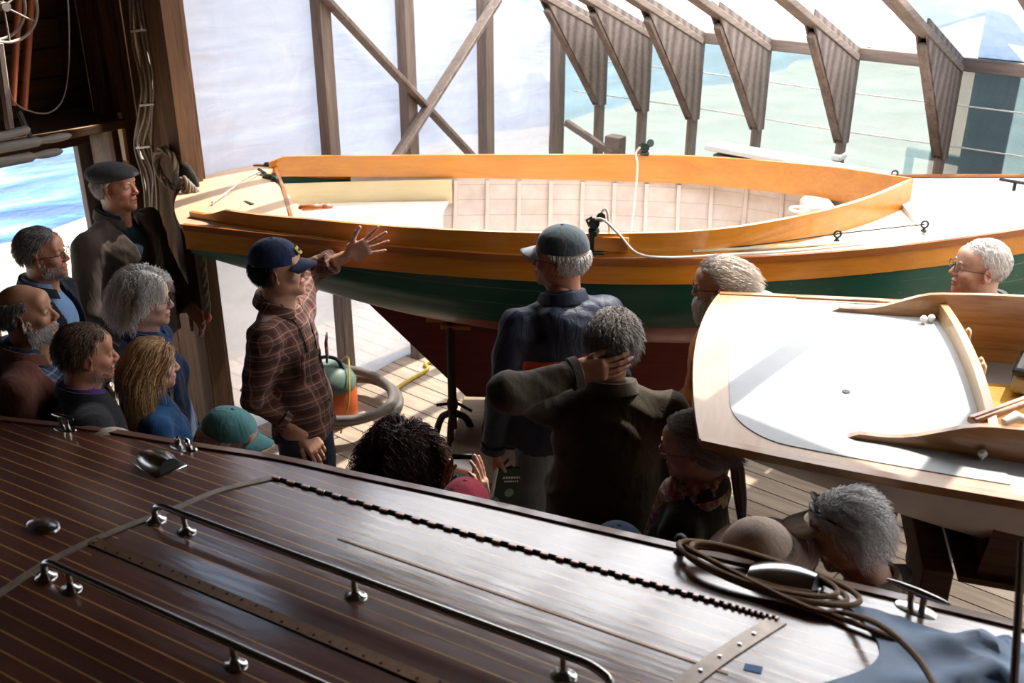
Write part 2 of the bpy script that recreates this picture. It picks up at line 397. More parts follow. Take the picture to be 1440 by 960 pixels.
# barn (the near building): walls, header, corner wall by the big opening
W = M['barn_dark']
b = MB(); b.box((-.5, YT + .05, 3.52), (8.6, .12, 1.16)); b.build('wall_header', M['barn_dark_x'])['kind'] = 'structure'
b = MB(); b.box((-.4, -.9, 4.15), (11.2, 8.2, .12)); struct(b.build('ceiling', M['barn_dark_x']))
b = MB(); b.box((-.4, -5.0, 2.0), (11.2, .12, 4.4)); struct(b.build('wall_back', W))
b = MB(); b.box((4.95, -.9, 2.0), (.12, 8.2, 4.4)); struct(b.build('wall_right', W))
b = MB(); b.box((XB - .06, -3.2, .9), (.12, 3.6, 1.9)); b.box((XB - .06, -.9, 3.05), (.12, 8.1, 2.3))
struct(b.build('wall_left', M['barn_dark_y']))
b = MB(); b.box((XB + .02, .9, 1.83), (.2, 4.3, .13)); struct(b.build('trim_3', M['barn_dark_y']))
b = MB(); b.slab(np.array([[(x, y, ZK + .415 * (YS - y) - .02) for y in np.linspace(YT, 3.80, 4)] for x in (-4.7, 0, 4.7)]), np.array([[(x, y, ZK + .415 * (YS - y) - .045) for y in np.linspace(YT, 3.80, 4)] for x in (-4.7, 0, 4.7)])); struct(b.build('ceiling_shade_boards', M['barn_dark_x'], smooth=False))  # unseen boards added to cut the bright deck reflection and the sun
# corner wall piece with boards (y = YT, x from XB to XE)
ws = [(-5.86, .12), (-5.74, .11), (-5.63, .13), (-5.5, .13), (-5.36, .08), (-5.27, .08), (-5.17, .2), (-4.96, .1), (-4.85, .09)]
b = MB()
for x, w in ws: b.box((x + w / 2, YT + .06, 1.7), (w - .004, .05 + .02 * random.random(), 3.4), bev=.004)
struct(b.build('wall_corner', M['barn_board']))
b = MB(); b.box((XE + .01, YT - .02, 1.55), (.10, .12, 3.1)); tag(b.build('corner_post', M['barn_board']), 'weathered timber corner post between the barn boards and the polythene', 'post')
for x, w, d, lab in [(-5.37, .07, .05, 'narrow brown timber standing left of the cable bundle'), (-5.50, .05, .045, 'thin brown upright strip next to the dark loft opening'), (-4.93, .075, .06, 'brown upright timber right of the cable bundle')]:
    b = MB(); b.box((x, YT + .0, 1.55), (w, d, 3.1)); tag(b.build('upright_timber', M['barn_board']), lab, 'post')
b = MB(); b.box((-5.84, YT - .02, .95), (.06, .09, 1.9)); tag(b.build('door_jamb', M['weathered']), 'grey door jamb at the edge of the sea view', 'post')
M['palewood'] = mat_wood('pale offcut', srgb('#b9a184'), srgb('#dbc7a8'), 'Z', .7, 1, .2)
b = MB(); b.prism([(-.02, 0, 0), (.015, 0, 0), (.02, 0, .2), (.0, 0, .27), (-.03, 0, .25)], (0, -.02, 0)); tag(b.build('wood_offcut', M['palewood'], smooth=False, loc=(-5.33, YT - .03, 1.72)), 'pale offcut of wood fixed to the barn boards above the flat cap', 'board')
b = MB(); b.box((-5.63, YT + .01, 1.35), (.3, .02, 1.1)); tag(b.build('plywood_panel', M['ply']), 'grey weathered plywood panel behind the man in the flat cap', 'panel')

# cable bundle down the corner wall
M['cable'] = mat_plain('grey cable', srgb('#9a8d7c'), .55)
M['darkmetal'] = mat_plain('dark metal', srgb('#2c2a29'), .45, .7, nscale=60)
cx = [[(183, 0), (187, 60), (200, 120), (196, 160), (190, 205), (200, 245), (205, 290)],
      [(188, 0), (194, 55), (206, 115), (205, 160), (194, 205), (208, 245), (212, 290)],
      [(194, 0), (201, 50), (212, 110), (212, 165), (203, 205), (216, 245), (215, 290)],
      [(199, 0), (208, 55), (217, 115), (215, 160), (214, 205), (219, 245), (222, 290)]]
for i, c in enumerate(cx):
    b = MB(); b.tube(spline([ax(x, y, 1, YT - .03) for x, y in c] + [ax(c[-1][0] + 3, 420, 1, YT - .03)], 60), .009, 8)
    tag(b.build('electric_cable', M['cable']), ['leftmost', 'second from left', 'third from left', 'rightmost'][i] + ' of the four grey cables running down the barn boards', 'cable', 'cables on the barn corner')
for i, (x0, x1, y) in enumerate([(184, 206, 44), (196, 217, 148), (191, 212, 208)]):
    b = MB(); b.beam(ax(x0, y, 1, YT - .042), ax(x1, y - 2, 1, YT - .042), .006, .012); tag(b.build('cable_tie', M['white']), ['highest', 'middle', 'lowest'][i] + ' white tie holding the four grey cables', 'cable tie', 'ties on the cable bundle')

# loft stores, upper left
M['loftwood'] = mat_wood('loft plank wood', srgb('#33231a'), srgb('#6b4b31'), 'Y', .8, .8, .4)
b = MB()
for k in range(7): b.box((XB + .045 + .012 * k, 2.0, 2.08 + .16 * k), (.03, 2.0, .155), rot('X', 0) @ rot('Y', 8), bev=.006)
tag(b.build('stored_skiff_side', M['loftwood']), 'dark planked side of a stored skiff in the loft behind the wheel', 'boat')
b = MB(); b.box((-5.55, 2.2, 1.93), (.5, 1.75, .05)); tag(b.build('loft_shelf', M['barn_dark_y']), 'brown shelf board above the sea view carrying the loft stores', 'shelf')
M['orange_pole'] = mat_plain('orange painted pole', srgb('#b4603a'), .5, var=.25)
for i, (a, c) in enumerate([((27, -10), (17, 148)), ((45, -10), (33, 155))]):
    b = MB(); p, q = ax(*a, 0, -5.35), ax(*c, 0, -5.35); b.tube([p, p * .5 + q * .5, q], [.016, .019, .02], 12)
    tag(b.build('orange_pole', M['orange_pole']), ['left of the two orange poles leaning behind the wheel', 'right of the two orange poles leaning behind the wheel'][i], 'pole', 'orange poles in the loft')
M['greymetal'] = mat_plain('dull grey metal', srgb('#a2958a'), .5, .2, var=.3)
wc = ax(5, 9, 0, -5.1)
b = MB(); b.tube([wc + V3(-.02, 0, 0), V3(XB - .02, wc[1], wc[2])], .014, 10); tag(b.build('wall_peg', M['darkmetal']), 'dark peg standing out of the loft wall behind the spoked wheel', 'peg')
e = empty('spoked_wheel', tuple(wc), 0, 'dull grey spoked wheel hanging in the top left corner', 'wheel')
ang = np.linspace(0, 2 * np.pi, 49)[:-1]
wr = .165
for dx, nm in ((0, 'rim'), (-.12, 'rim')):
    b = MB(); b.tube([(dx, math.cos(a) * wr, math.sin(a) * wr) for a in ang], .008, 8, closed=True); b.build(nm, M['greymetal'], e)
b = MB(); b.tube([(-.15, 0, 0), (.03, 0, 0)], .022, 14); b.build('hub', M['greymetal'], e)
for k in range(6):
    a = k * math.pi / 3 + .5; b = MB(); b.tube([(0, 0, 0), (0, math.cos(a) * wr, math.sin(a) * wr)], .005, 8); b.build('spoke', M['greymetal'], e)
b = MB(); b.tube(spline([ax(x, y, 0, -5.3) for x, y in [(8, 90), (18, 140), (45, 157), (70, 158), (88, 140), (96, 100), (97, 40), (95, -5)]], 50), .004, 6)
tag(b.build('hanging_wire', M['greymetal']), 'thin grey wire looped down inside the dark loft', 'wire')
b = MB(); p, q = ax(-2, 60, 0, -5.0), ax(14, 182, 0, -5.0); b.beam(p, q, .03, .04); tag(b.build('leaning_batten', M['weathered']), 'grey batten leaning under the spoked wheel', 'board')
b = MB(); p, q = ax(26, 155, 0, -5.0), ax(44, 196, 0, -5.0); b.beam(p, q, .02, .025); tag(b.build('rack_bar', M['darkmetal']), 'short dark bar of the oar rack under the loft shelf', 'bar')
M['oar'] = mat_wood('grey oar wood', srgb('#6f6761'), srgb('#a79f97'), 'Y', .7, 1, .2)
for i, (a, c, r, d) in enumerate([((-60, 219), (100, 190), .026, -5.0), ((-60, 240), (88, 212), .026, -4.95), ((-60, 208), (42, 181), .022, -4.9)]):
    p, q = ax(*a, 0, d), ax(*c, 0, d); n_ = 26
    prof = [r if t < .72 else (r * (.55 + .3 * math.sin((t - .72) / .28 * math.pi))) for t in np.linspace(0, 1, n_)]
    if i == 2: prof = [r] * n_
    prof[-1] = .006
    b = MB(); b.tube([p + (q - p) * t for t in np.linspace(0, 1, n_)], prof, 12)
    tag(b.build('stored_oar', M['oar']), ['upper of the two grey oars with dark tips below the loft', 'lower of the two grey oars with dark tips below the loft', 'short grey spar lying on the oars under the leaning batten'][i], 'oar', None)
# ------------------------------------------------------------------ green sailboat
M['varnish'] = mat_wood('varnished sheer wood', srgb('#c07216'), srgb('#eda332'), 'X', .35, .7, .08, coat=.7, coat_r=.12, contrast=.8, dark=srgb('#8a4a12'))
M['varnish_rail'] = mat_wood('darker varnished rail', srgb('#8f4c17'), srgb('#b8702a'), 'X', .4, .8, .08, coat=.5, coat_r=.15)
M['cream'] = mat_plain('cream paint', srgb('#efe6d6'), .45, var=.06, nscale=8, bump=.05)
M['creamwood'] = mat_wood('pale cream locker board', srgb('#d9c79b'), srgb('#eadcb6'), 'X', .6, .6, .1)
M['ceiling_paint'] = mat_plain('pinkish white paint', srgb('#d3c7be'), .6, var=.10, nscale=14, bump=.1)
M['deckpaint'] = mat_plain('white deck paint', srgb('#dad5cc'), .5, var=.05, nscale=6, bump=.08)
M['bronze'] = mat_plain('green bronze', srgb('#39463c'), .45, .7, var=.4, nscale=60)
M['rope_w'] = mat_plain('white rope', srgb('#e8ddcf'), .8, nscale=300, bump=.5)
M['steel'] = mat_plain('stainless steel', (.62, .62, .62, 1), .25, 1.0, bump=0)
M['chrome'] = mat_plain('old chrome', (.55, .53, .5, 1), .22, 1.0, var=.3, nscale=25, bump=.1)
def mat_hull():
    t = NT('green and red hull paint'); tc = t.co(); x, y, z = t.sep(tc)
    uv = t.N('ShaderNodeUVMap'); u, v, _ = t.sep(uv.outputs[0])
    n = t.noise(t.co(scale=(1, 2, 5)), 4, 5, .65, .6); n3 = t.noise(tc, 25, 4, .7)
    green = t.mix(t.ramp(n, [(.35, 0.), (.8, .5)]), srgb('#155040'), srgb('#2b6a53'))
    red = t.mix(t.ramp(n, [(.4, 0.), (.75, .8)]), srgb('#8e3a2a'), srgb('#b06450'))
    red = t.mix(t.ramp(n3, [(.62, 0.), (.72, .5)]), red, srgb('#5c2a22'))
    zw = t.math('ADD', 1.195, t.math('MULTIPLY', x, .004))
    c = t.mix(t.math('GREATER_THAN', z, zw), red, green)
    # carvel seams
    fr = t.math('FRACT', t.math('MULTIPLY', v, 9.0)); seam = t.math('LESS_THAN', fr, .035)
    brk = t.ramp(t.noise(t.co(scale=(1, .1, .1)), 2.2, 3), [(.42, 0.), (.6, 1.)])
    c = t.mix(t.math('MULTIPLY', t.math('MULTIPLY', seam, brk), .45), c, srgb('#9fb0a0'))
    sp = t.ramp(t.noise(tc, 60, 2), [(.74, 0.), (.76, .7)])
    c = t.mix(sp, c, srgb('#b9b8a8'))
    return t.done(t.bsdf(c, .38, 0, t.bump(t.math('SUBTRACT', t.math('MULTIPLY', n3, .2), seam), .15, .004), spec=.45))
M['hull'] = mat_hull()
M['keelred'] = mat_wood('worn red bottom paint', srgb('#6e2c22'), srgb('#93402e'), 'X', .75, .6, .4, dark=srgb('#3e221d'))

BO = V3(-4.46, 3.2, 0); BA = math.radians(35.3)
gb = empty('sailboat', tuple(BO), BA, 'green hulled wooden sailboat with open cockpit and orange varnished coaming, propped on the stand', 'boat')
zs_ = lambda s: 1.60 + np.where(s > 2, .025, .0125) * (s - 2.0) ** 2
hb = lambda s: smooth1(s, [-.35, 0, .4, .95, 1.5, 1.95, 2.4, 3.0, 3.5, 4.0, 4.6, 5.15], [.50, .55, .62, .70, .745, .755, .73, .65, .55, .42, .23, .015])
hc = lambda s: smooth1(s, [-.15, .0, .2, .5, .95, 1.5, 1.95, 2.45, 2.75, 3.05, 3.25, 3.47], [.44, .49, .55, .60, .67, .715, .72, .66, .54, .37, .215, .0])
coh = lambda s: .075 + .02 * np.maximum(0, s)
str_ = lambda t: -.31 + .17 * (t / .52) ** 2      # transom plan curve
zbot = lambda s: smooth1(s, [-.5, -.1, .35, .8, 1.4, 2.2, 3.2, 4.2, 4.8, 5.2], [1.60, 1.44, 1.26, 1.13, 1.03, .98, 1.02, 1.15, 1.32, 1.6])
def hull_pt(s, u, side, z_off=0):
    """u 0 sheer .. 1 centreline bottom"""
    b = float(hb(s)); z0 = float(zs_(s)); z1 = float(zbot(s))
    th = u * math.pi / 2
    tt = b * (1.02 if 0 < u < .4 else 1.0) * max(0., math.cos(th)) ** .62 if u < 1 else 0
    zz = z0 - (z0 - z1) * (math.sin(th) ** 1.15)
    return (s, side * max(tt, 0), zz)
def hull_t(s, z):   # half breadth of the planking at height z
    z0 = float(zs_(s)); z1 = float(zbot(s)); q = max(0., min(1., (z0 - z) / (z0 - z1))) ** (1 / 1.15)
    return float(hb(s)) * max(0., 1 - q * q) ** .31
ss = np.concatenate([np.linspace(0, 4.9, 60), [5.02, 5.1, 5.15]]); us = np.linspace(0, 1, 26)
b = MB(); uv = []
for side in (-1, 1):
    P = []
    for s in ss:
        row = []
        for u in us:
            p = list(hull_pt(s, u, side))
            # pull the after sections back to the raked curved transom
            w_ = max(0, 1 - s / .9) ** 2
            p[0] += w_ * (float(str_(p[1])) + .28 * (0.0 if p[2] > 1.6 else (1.62 - p[2])))
            row.append(p); uv.append((s, u))
        P.append(row)
    b.grid(np.array(P), flip=(side > 0))
V = np.concatenate(b.v)
hullo = b.build('hull', M['hull'], gb, uvs=np.array(uv), ang=60) if False else mesh_obj('hull', V, b.f, M['hull'], gb, True, uvs=np.array(uv))
# transom
def transom_edge():
    return [hull_pt(0, u, 1) for u in us], [hull_pt(0, u, -1) for u in us]
P = []
for u in us:
    row = []
    for k in np.linspace(-1, 1, 15):
        p = list(hull_pt(0, u, 1)); p[1] *= k; p[0] += float(str_(p[1])) + .28 * (0.0 if p[2] > 1.6 else (1.62 - p[2])); row.append(p)
    P.append(row)
P = np.array(P)
# crown of transom top
b = MB(); b.slab(P, P + V3(.03, 0, 0)); b.build('transom', M['varnish'], gb)
# keel (full keel with raked after edge)
kp = [(.30, 1.32), (.58, 1.13), (1.18, .50), (4.0, .52), (4.6, .80), (5.05, 1.35), (5.15, 1.6), (4.7, 1.42), (4.0, 1.18), (3.0, 1.08), (1.6, 1.08), (.9, 1.2)]
b = MB(); n_ = len(kp)
lev = [(-.055, 1.0), (-.03, 1.0), (.03, 1.0), (.055, 1.0)]
b.prism([(s, -.05, z) for s, z in kp], (0, .10, 0)); b.build('keel', M['keelred'], gb, smooth=False)
# fillet garboards blending into keel
P = []
for side in (-1, 1):
    P = [[(s, side * (.05 + (.30 * min(1, s / 1.4, (4.6 - s) / 1.2 + .05)) * (1 - k) ** 2.2), 1.16 - (.62 if True else 0) * .55 * k + (float(zbot(s)) - 1.0) * .9 * (1 - k)) for k in np.linspace(0, 1, 8)] for s in np.linspace(.62, 4.5, 30)]
    pass
# sheer strake: varnished band, outboard
def band(name, mat, s0, s1, z0, z1, thick, N=70, out=.0):
    objs = []
    for side in (-1, 1):
        A_, B_ = [], []
        for s in np.linspace(s0, s1, N):
            bb = float(hb(s)) + out; zz = float(zs_(s)); w_ = max(0, 1 - s / .9) ** 2
            ds = w_ * float(str_(bb))
            nrm = unit(V3(-(float(hb(s + .02)) - float(hb(s - .02))) / .04, 1, 0))
            p = [(s + ds + nrm[0] * 0, side * (bb + .002 - .25 * max(0, (z - .0)) * 0), zz - z) for z in (z0, (z0 + z1) / 2, z1)]
            A_.append([(x, y, z) for x, y, z in p]); B_.append([(x, y + side * thick, z) for x, y, z in p])
        b = MB(); 
        if side > 0: b.slab(np.array(B_), np.array(A_))
        else: b.slab(np.array(A_), np.array(B_))
        objs.append(b.build(name, M[mat], gb, ang=35))
    return objs
band('sheer_strake', 'varnish', 0, 5.1, .018, .115, .012)
band('rub_rail', 'varnish_rail', 0, 5.1, -.012, .018, .022)
# deck (with cockpit hole): side decks, aft deck, foredeck
def deckz(s, t): return float(zs_(s)) + .035 * (1 - (t / max(.05, float(hb(s)))) ** 2)
P = []
onb_ = lambda s, t: V3(s, t, deckz(max(s, 0), t) + .006)
S_AFT = lambda t: .06 + .42 * max(0, min(1, (.40 - t) / .75))     # forward edge of the aft deck slants in view
for t_ in np.linspace(-1, 1, 31):
    row = []
    for k in np.linspace(0, 1, 14):
        tt = t_ * .50; s0 = float(str_(tt * 1.03)); s1 = max(.03, .22 - .36 * t_)
        s = s0 + (s1 - s0) * k; tt = t_ * (float(hb(max(0, s))) - .005 if k > 0 else float(hb(0)) - .005)
        row.append((s, tt, deckz(max(s, 0), tt) + .004))
    P.append(row)
P = np.array(P)
M['aftdeck'] = mat_plain('sun bleached cream aft deck', srgb('#dcb994'), .5, var=.12, nscale=5, bump=.1)
b = MB(); b.slab(P - V3(0, 0, .02), P); b.build('aft_deck', M['aftdeck'], gb)
for side in (-1, 1):
    A_ = [[(s, side * (float(hc(s)) + (float(hb(s)) - float(hc(s))) * k), float(zs_(s)) + .006 * (1 - k)) for k in (0, .5, 1)] for s in np.linspace(.38, 3.46, 60)]
    A_ = np.array(A_); b = MB(); b.slab(A_, A_ - V3(0, 0, .02)) if side > 0 else b.slab(A_ - V3(0, 0, .02), A_); b.build('side_deck', M['deckpaint'], gb)
A_ = np.array([[(s, t_ * float(hb(s)) * .995, deckz(s, t_ * float(hb(s))) - .004) for t_ in np.linspace(-1, 1, 21)] for s in np.linspace(3.42, 5.1, 26)])
b = MB(); b.slab(A_, A_ - V3(0, 0, .02)); b.build('foredeck', M['deckpaint'], gb)
# coaming
for side in (-1, 1):
    A_, B_ = [], []
    for s in np.linspace(-.12 if side < 0 else .0, 3.47, 90):
        c = float(hc(s)); h = float(coh(s)); z = float(zs_(s)) + .002
        if s < .12: h *= .45 + .55 * max(0, min(1, (s + .02) / .10)) 
        dh = (float(hc(min(s + .01, 3.47))) - float(hc(s - .01))) / .02; nn = unit(V3(-dh, 1, 0)) * .011
        A_.append([(s - nn[0], side * max(.0, c - nn[1]), z - .04 + q * (h + .04)) for q in (0, .33, .66, 1)])
        B_.append([(s + nn[0], side * (c + nn[1]), z - .04 + q * (h + .04)) for q in (0, .33, .66, 1)])
    b = MB(); b.slab(np.array(A_), np.array(B_)) if side > 0 else b.slab(np.array(B_), np.array(A_))
    b.build('coaming', M['varnish'], gb, ang=35)
# inside of the cockpit: painted ceiling planks both sides, sole, seats, ribs
def mat_ceil():
    t = NT('painted hull planks inside'); c = t.co(); x, y, z = t.sep(c); n = t.noise(c, 9, 5, .6)
    fr = t.math('FRACT', t.math('DIVIDE', z, .085)); seam = t.math('LESS_THAN', fr, .05)
    col = t.mix(t.ramp(n, [(.3, 0.), (.7, 1.)]), srgb('#bfb0a7'), srgb('#d3c8c0')); col = t.mix(t.math('MULTIPLY', seam, .45), col, srgb('#8d776c'))
    return t.done(t.bsdf(col, .6, 0, t.bump(t.math('SUBTRACT', n, seam), .3, .004)))
M['inner'] = mat_ceil()
def inn(s, side, z):   # inside face of planking at height z
    k = max(0, min(1, (float(zs_(s)) - z) / .55)); bb = max(.02, min(float(hb(s)) - .035, float(hc(min(s, 3.3))) + .05 if s < 3.3 else 9)); 
    return (s, side * max(.02, min(bb, hull_t(s, z) - .035)), z)
for side in (-1, 1):
    A_ = np.array([[inn(s, side, z) for z in np.linspace(float(zs_(s)) - .03, 1.20, 12)] for s in np.linspace(.45, 3.6, 60)])
    b = MB(); b.grid(A_, flip=side < 0); b.build('inner_planking', M['inner'], gb)
    for k, s in enumerate(np.arange(1.06, 3.4, .187)):
        pts = [np.array(inn(s, side, z)) for z in np.linspace(float(zs_(s)) - .05, 1.20, 10)]
        A_ = np.array([[p + V3(-.011, 0, 0), p + V3(.011, 0, 0)] for p in pts]); B_ = A_ - V3(0, side * .016, 0)
        b = MB(); b.slab(A_, B_) if side < 0 else b.slab(B_, A_); b.build('rib', M['ceiling_paint'], gb, ang=30)
b = MB(); A_ = np.array([[(s, t_ * max(.03, hull_t(s, 1.2) - .05), 1.20) for t_ in np.linspace(-1, 1, 5)] for s in np.linspace(.75, 3.4, 20)]); b.slab(A_, A_ - V3(0, 0, .02)); b.build('cockpit_sole', M['cream'], gb)
b = MB(); b.prism([(.40, -.50, 1.43), (.90, -.60, 1.43), (1.02, .60, 1.43), (.06, .50, 1.43)], (0, 0, .022)); b.build('stern_seat', M['deckpaint'], gb, smooth=False)
b = MB(); b.prism([(.88, -.42, 1.2), (1.0, .45, 1.2), (1.0, .57, 1.43), (.88, -.55, 1.43)], (-.02, 0, 0)); b.build('seat_front', M['ceiling_paint'], gb, smooth=False)
b = MB(); A_ = np.array([[(s, float(hb(s)) - .075, z) for z in (1.43, 1.50, 1.572)] for s in np.linspace(.08, 1.04, 8)]); b.slab(A_, A_ - V3(0, .015, 0)); b.build('locker_board', M['creamwood'], gb, smooth=False)
b = MB(); b.prism([(.375, -.42, 1.43), (.04, .40, 1.43), (.02, .53, 1.62), (.10, .3, 1.645), (.22, 0, 1.655), (.34, -.3, 1.645), (.40, -.54, 1.62)], (.012, .006, 0)); b.build('aft_bulkhead', M['cream'], gb, smooth=False)
b = MB(); b.beam(onb_(.41, -.52), onb_(.22, 0), .022, .016); b.beam(onb_(.22, 0), onb_(.025, .52), .022, .016); b.build('deck_edge_strip', M['varnish_rail'], gb)
b = MB(); b.prism([(3.42, -.20, 1.2), (3.42, .20, 1.2), (3.42, .50, 1.62), (3.42, -.50, 1.62)], (.02, 0, 0)); b.build('fore_bulkhead', M['ceiling_paint'], gb, smooth=False)
b = MB(); b.box((3.08, .27, 1.50), (.16, .2, .2), bev=.02); b.build('mast_partner', M['deckpaint'], gb)
b = MB(); b.tube([(2.93 + .045 * math.cos(a), .02 + .045 * math.sin(a), 1.62) for a in np.linspace(0, 2 * math.pi, 25)[:-1]], .008, 8, closed=True); b.build('deck_ring', M['white'], gb)
# hardware on the aft deck
def onb(s, t, h=0): return V3(s, t, deckz(max(s, 0), t) + h)
b = MB(); b.tube([onb(-.06, -.30, .02), onb(.0, .0, .035), onb(.02, .28, .025)], .004, 8); b.tube([onb(-.06, -.30, 0), onb(-.06, -.30, .02)], .008, 8); b.tube([onb(.02, .28, 0), onb(.02, .28, .03)], .01, 8); b.build('traveller_bar', M['steel'], gb)
b = MB(); b.box(onb(.09, .20, .012), (.10, .03, .03), rot('Z', -30), .008); b.box(onb(.13, .15, .012), (.04, .025, .035), rot('Z', -30), .008); b.tube([onb(.05, .25, .02), onb(.0, .30, .03)], .009, 8); b.build('tiller_lock', M['bronze'], gb)
M['black'] = mat_plain('black', (.012, .012, .012, 1), .5, bump=0)
b = MB(); b.box(onb(.10, -.24, .003), (.095, .024, .006), rot('Z', -40), .003); b.build('deck_slot', M['black'], gb)
b = MB(); b.box((.43, -.26, 1.665), (.12, .035, .03), rot('Z', 20), .01); b.box((.50, -.235, 1.66), (.08, .025, .025), rot('Z', 20), .01); b.build('hinge_latch', M['varnish_rail'], gb)
b = MB(); b.box((.06, .565, 1.655), (.22, .03, .05), rot('Z', 12), .01); b.build('quarter_knee', M['bronze'], gb)
def block(s, t, z, name='pulley_block'):
    b = MB()
    b.box((s, t, z + .012), (.05, .035, .022), bev=.006)
    b.lathe([(.012, -.014), (.024, -.014), (.026, -.006), (.018, 0), (.026, .006), (.024, .014), (.012, .014)], (s, t, z + .045), 16, rot('X', 75))
    b.lathe([(.010, -.012), (.02, -.012), (.022, 0), (.02, .012), (.010, .012)], (s + .03, t + .01, z + .07), 16, rot('X', 60))
    b.tube([(s - .02, t, z + .03), (s - .035, t, z + .06), (s - .01, t, z + .075)], .006, 8)
    return b.build(name, M['bronze'], gb)
zc = lambda s: float(zs_(s)) + float(coh(s))
block(1.86, -.715, zc(1.86)); block(2.16, .70, zc(2.16))
b = MB(); b.box((1.86, -.735, zc(1.86) - .03), (.035, .012, .09), bev=.003); b.box((1.86, -.745, zc(1.86) - .085), (.10, .03, .012), bev=.003); b.build('block_plate', M['bronze'], gb)
b = MB(); b.box((1.94, -.735, zc(1.9) - .045), (.16, .02, .07), bev=.004); b.build('coaming_pad', M['varnish'], gb)
b = MB(); b.box((2.16, .712, zc(2.16) - .05), (.10, .012, .025), bev=.005); b.build('coaming_cleat', M['steel'], gb)
for s in (1.4, 1.57, 1.72, 2.35, 2.6):
    pass
def eye(s, t):
    p = onb(s, t); b = MB(); b.lathe([(.014, 0), (.014, .004), (.008, .01), (.006, .02)], p, 12)
    b.tube([p + V3(.016 * math.cos(a), 0, .034 + .016 * math.sin(a)) for a in np.linspace(0, 6.283, 17)[:-1]], .005, 8, closed=True); b.build('eye_bolt', M['bronze'], gb)
eye(3.0, -.53); eye(3.42, -.44); eye(3.52, .46)
b = MB(); p = onb(4.02, .02)
b.box(p + V3(0, 0, .045), (.22, .022, .014), rot('Z', -35), .006)
for k in (-.03, .03): b.tube([p + rot('Z', -35) @ V3(k, 0, 0), p + rot('Z', -35) @ V3(k, 0, .045)], .009, 8)
b.build('deck_cleat', M['darkmetal'], gb)
b = MB(); b.tube(spline([onb(2.25, -.70, .02), onb(2.6, -.64, .03), onb(3.0, -.53, .035), onb(3.42, -.44, .035)], 30), .003, 6); b.build('deck_wire', M['darkmetal'], gb)
b = MB(); b.box((2.75, -.60, float(zs_(2.75)) + .018), (.9, .022, .014), rot('Z', 12.5), .004); b.build('toe_strip', M['creamwood'], gb)
b = MB(); b.box((0,0,0), (2.2, .03, .02), rot('Z', 0)); 
# white sheet rope: across the cockpit and along the near side
b = MB(); b.tube(spline([(2.13, .69, zc(2.16) + .05), (2.11, .70, zc(2.16) + .01), (2.12, .66, zc(2.16) - .06), (2.11, .60, 1.45), (2.09, .50, 1.26), (2.1, .44, 1.185)], 50), .0065, 8)
b.build('sheet_rope', M['rope_w'], gb)
b = MB(); b.tube(spline([(1.85, -.71, zc(1.86) + .06), (1.90, -.735, zc(1.86) + .07), (1.97, -.75, zc(1.9) + .01), (2.06, -.76, zs_(2) + .035), (2.2, -.765, zs_(2) + .02), (2.45, -.725, zs_(2.4) + .02), (2.75, -.68, zs_(2.7) + .02), (3.1, -.61, zs_(3.1) + .02)], 60), .0065, 8)
b.tube(spline([(1.87, -.70, zc(1.86) + .05), (1.91, -.70, zc(1.86) + .11), (1.93, -.70, zc(1.86) + .02), (1.93, -.69, 1.6)], 24), .006, 8)
b.build('sheet_rope', M['rope_w'], gb)
# metal stand under the boat
M['rust'] = mat_plain('rusty steel', srgb('#3b2a22'), .7, .4, var=.4, nscale=30)
def BW(s, t, z): return BO + V3(math.cos(BA) * s - math.sin(BA) * t, math.sin(BA) * s + math.cos(BA) * t, z)
def jackstand(s, t, lab, ztop, zp):
    p = BW(s, t, 0); e = empty('boat_stand', tuple(p), BA, lab, 'boat stand', None)
    b = MB(); b.tube([(0, 0, .38), (0, 0, ztop)], .024, 12); b.build('post', M['rust'], e)
    for k in range(3):
        a = k * 2.094 + .5; b = MB(); b.tube(spline([(0.02 * math.cos(a), .02 * math.sin(a), .47), (.10 * math.cos(a), .10 * math.sin(a), .38), (.20 * math.cos(a), .20 * math.sin(a), .0)], 12), .02, 10); b.build('leg', M['rust'], e)
    b = MB(); b.tube([(-.09, 0, .52), (.02, 0, .54), (.11, -.02, .50)], .009, 8); b.lathe([(.022, 0), (.03, .02), (.03, .06), (.022, .08)], (0, 0, .49), 12); b.build('handle', M['rust'], e)
    b = MB(); b.box((.05, .05, ztop + .018), (.36, .12, .03), rot('X', 24), .006); b.box((.03, .02, ztop - .02), (.16, .09, .035), rot('X', 24), .006); b.build('pad', M['varnish_rail'], e)
jackstand(1.12, -.20, 'rusty tripod boat stand with wooden pad under the near side of the green sailboat', 1.035, 0)
jackstand(3.6, -.28, 'rusty boat stand under the forward part of the green sailboat, hidden by the group', 1.02, 0)
# timber blocks carrying the keel
M['timber'] = mat_wood('old brown timber', srgb('#3c2a1e'), srgb('#6b4e38'), 'X', .85, .7, .5)
M['timber_p'] = mat_wood('pale worn timber', srgb('#8d7860'), srgb('#bda68a'), 'X', .85, .7, .4)
for i, (s, z, h, L, m, lab) in enumerate([(1.34, 0, .24, 1.5, 'timber', 'dark timber baulk on the floor under the keel of the green sailboat'), (1.34, .24, .13, 1.25, 'timber_p', 'pale worn timber lying on the dark baulk beneath the keel'), (1.75, .37, .13, .62, 'timber', 'short brown block wedged directly below the red keel')]):
    b = MB(); b.box((0, 0, h / 2), (.42 if i < 2 else .9, L, h), bev=.01); o = b.build('timber_block', M[m], loc=tuple(BW(s, -.1, z))); o.rotation_euler.z = BA; tag(o, lab, 'timber block')
b = MB(); b.box((0, 0, .26), (.4, .4, .52), bev=.01); o = b.build('timber_block', M['timber'], loc=tuple(BW(3.7, 0, 0))); o.rotation_euler.z = BA; tag(o, 'timber block under the forward keel hidden behind the group', 'timber block')

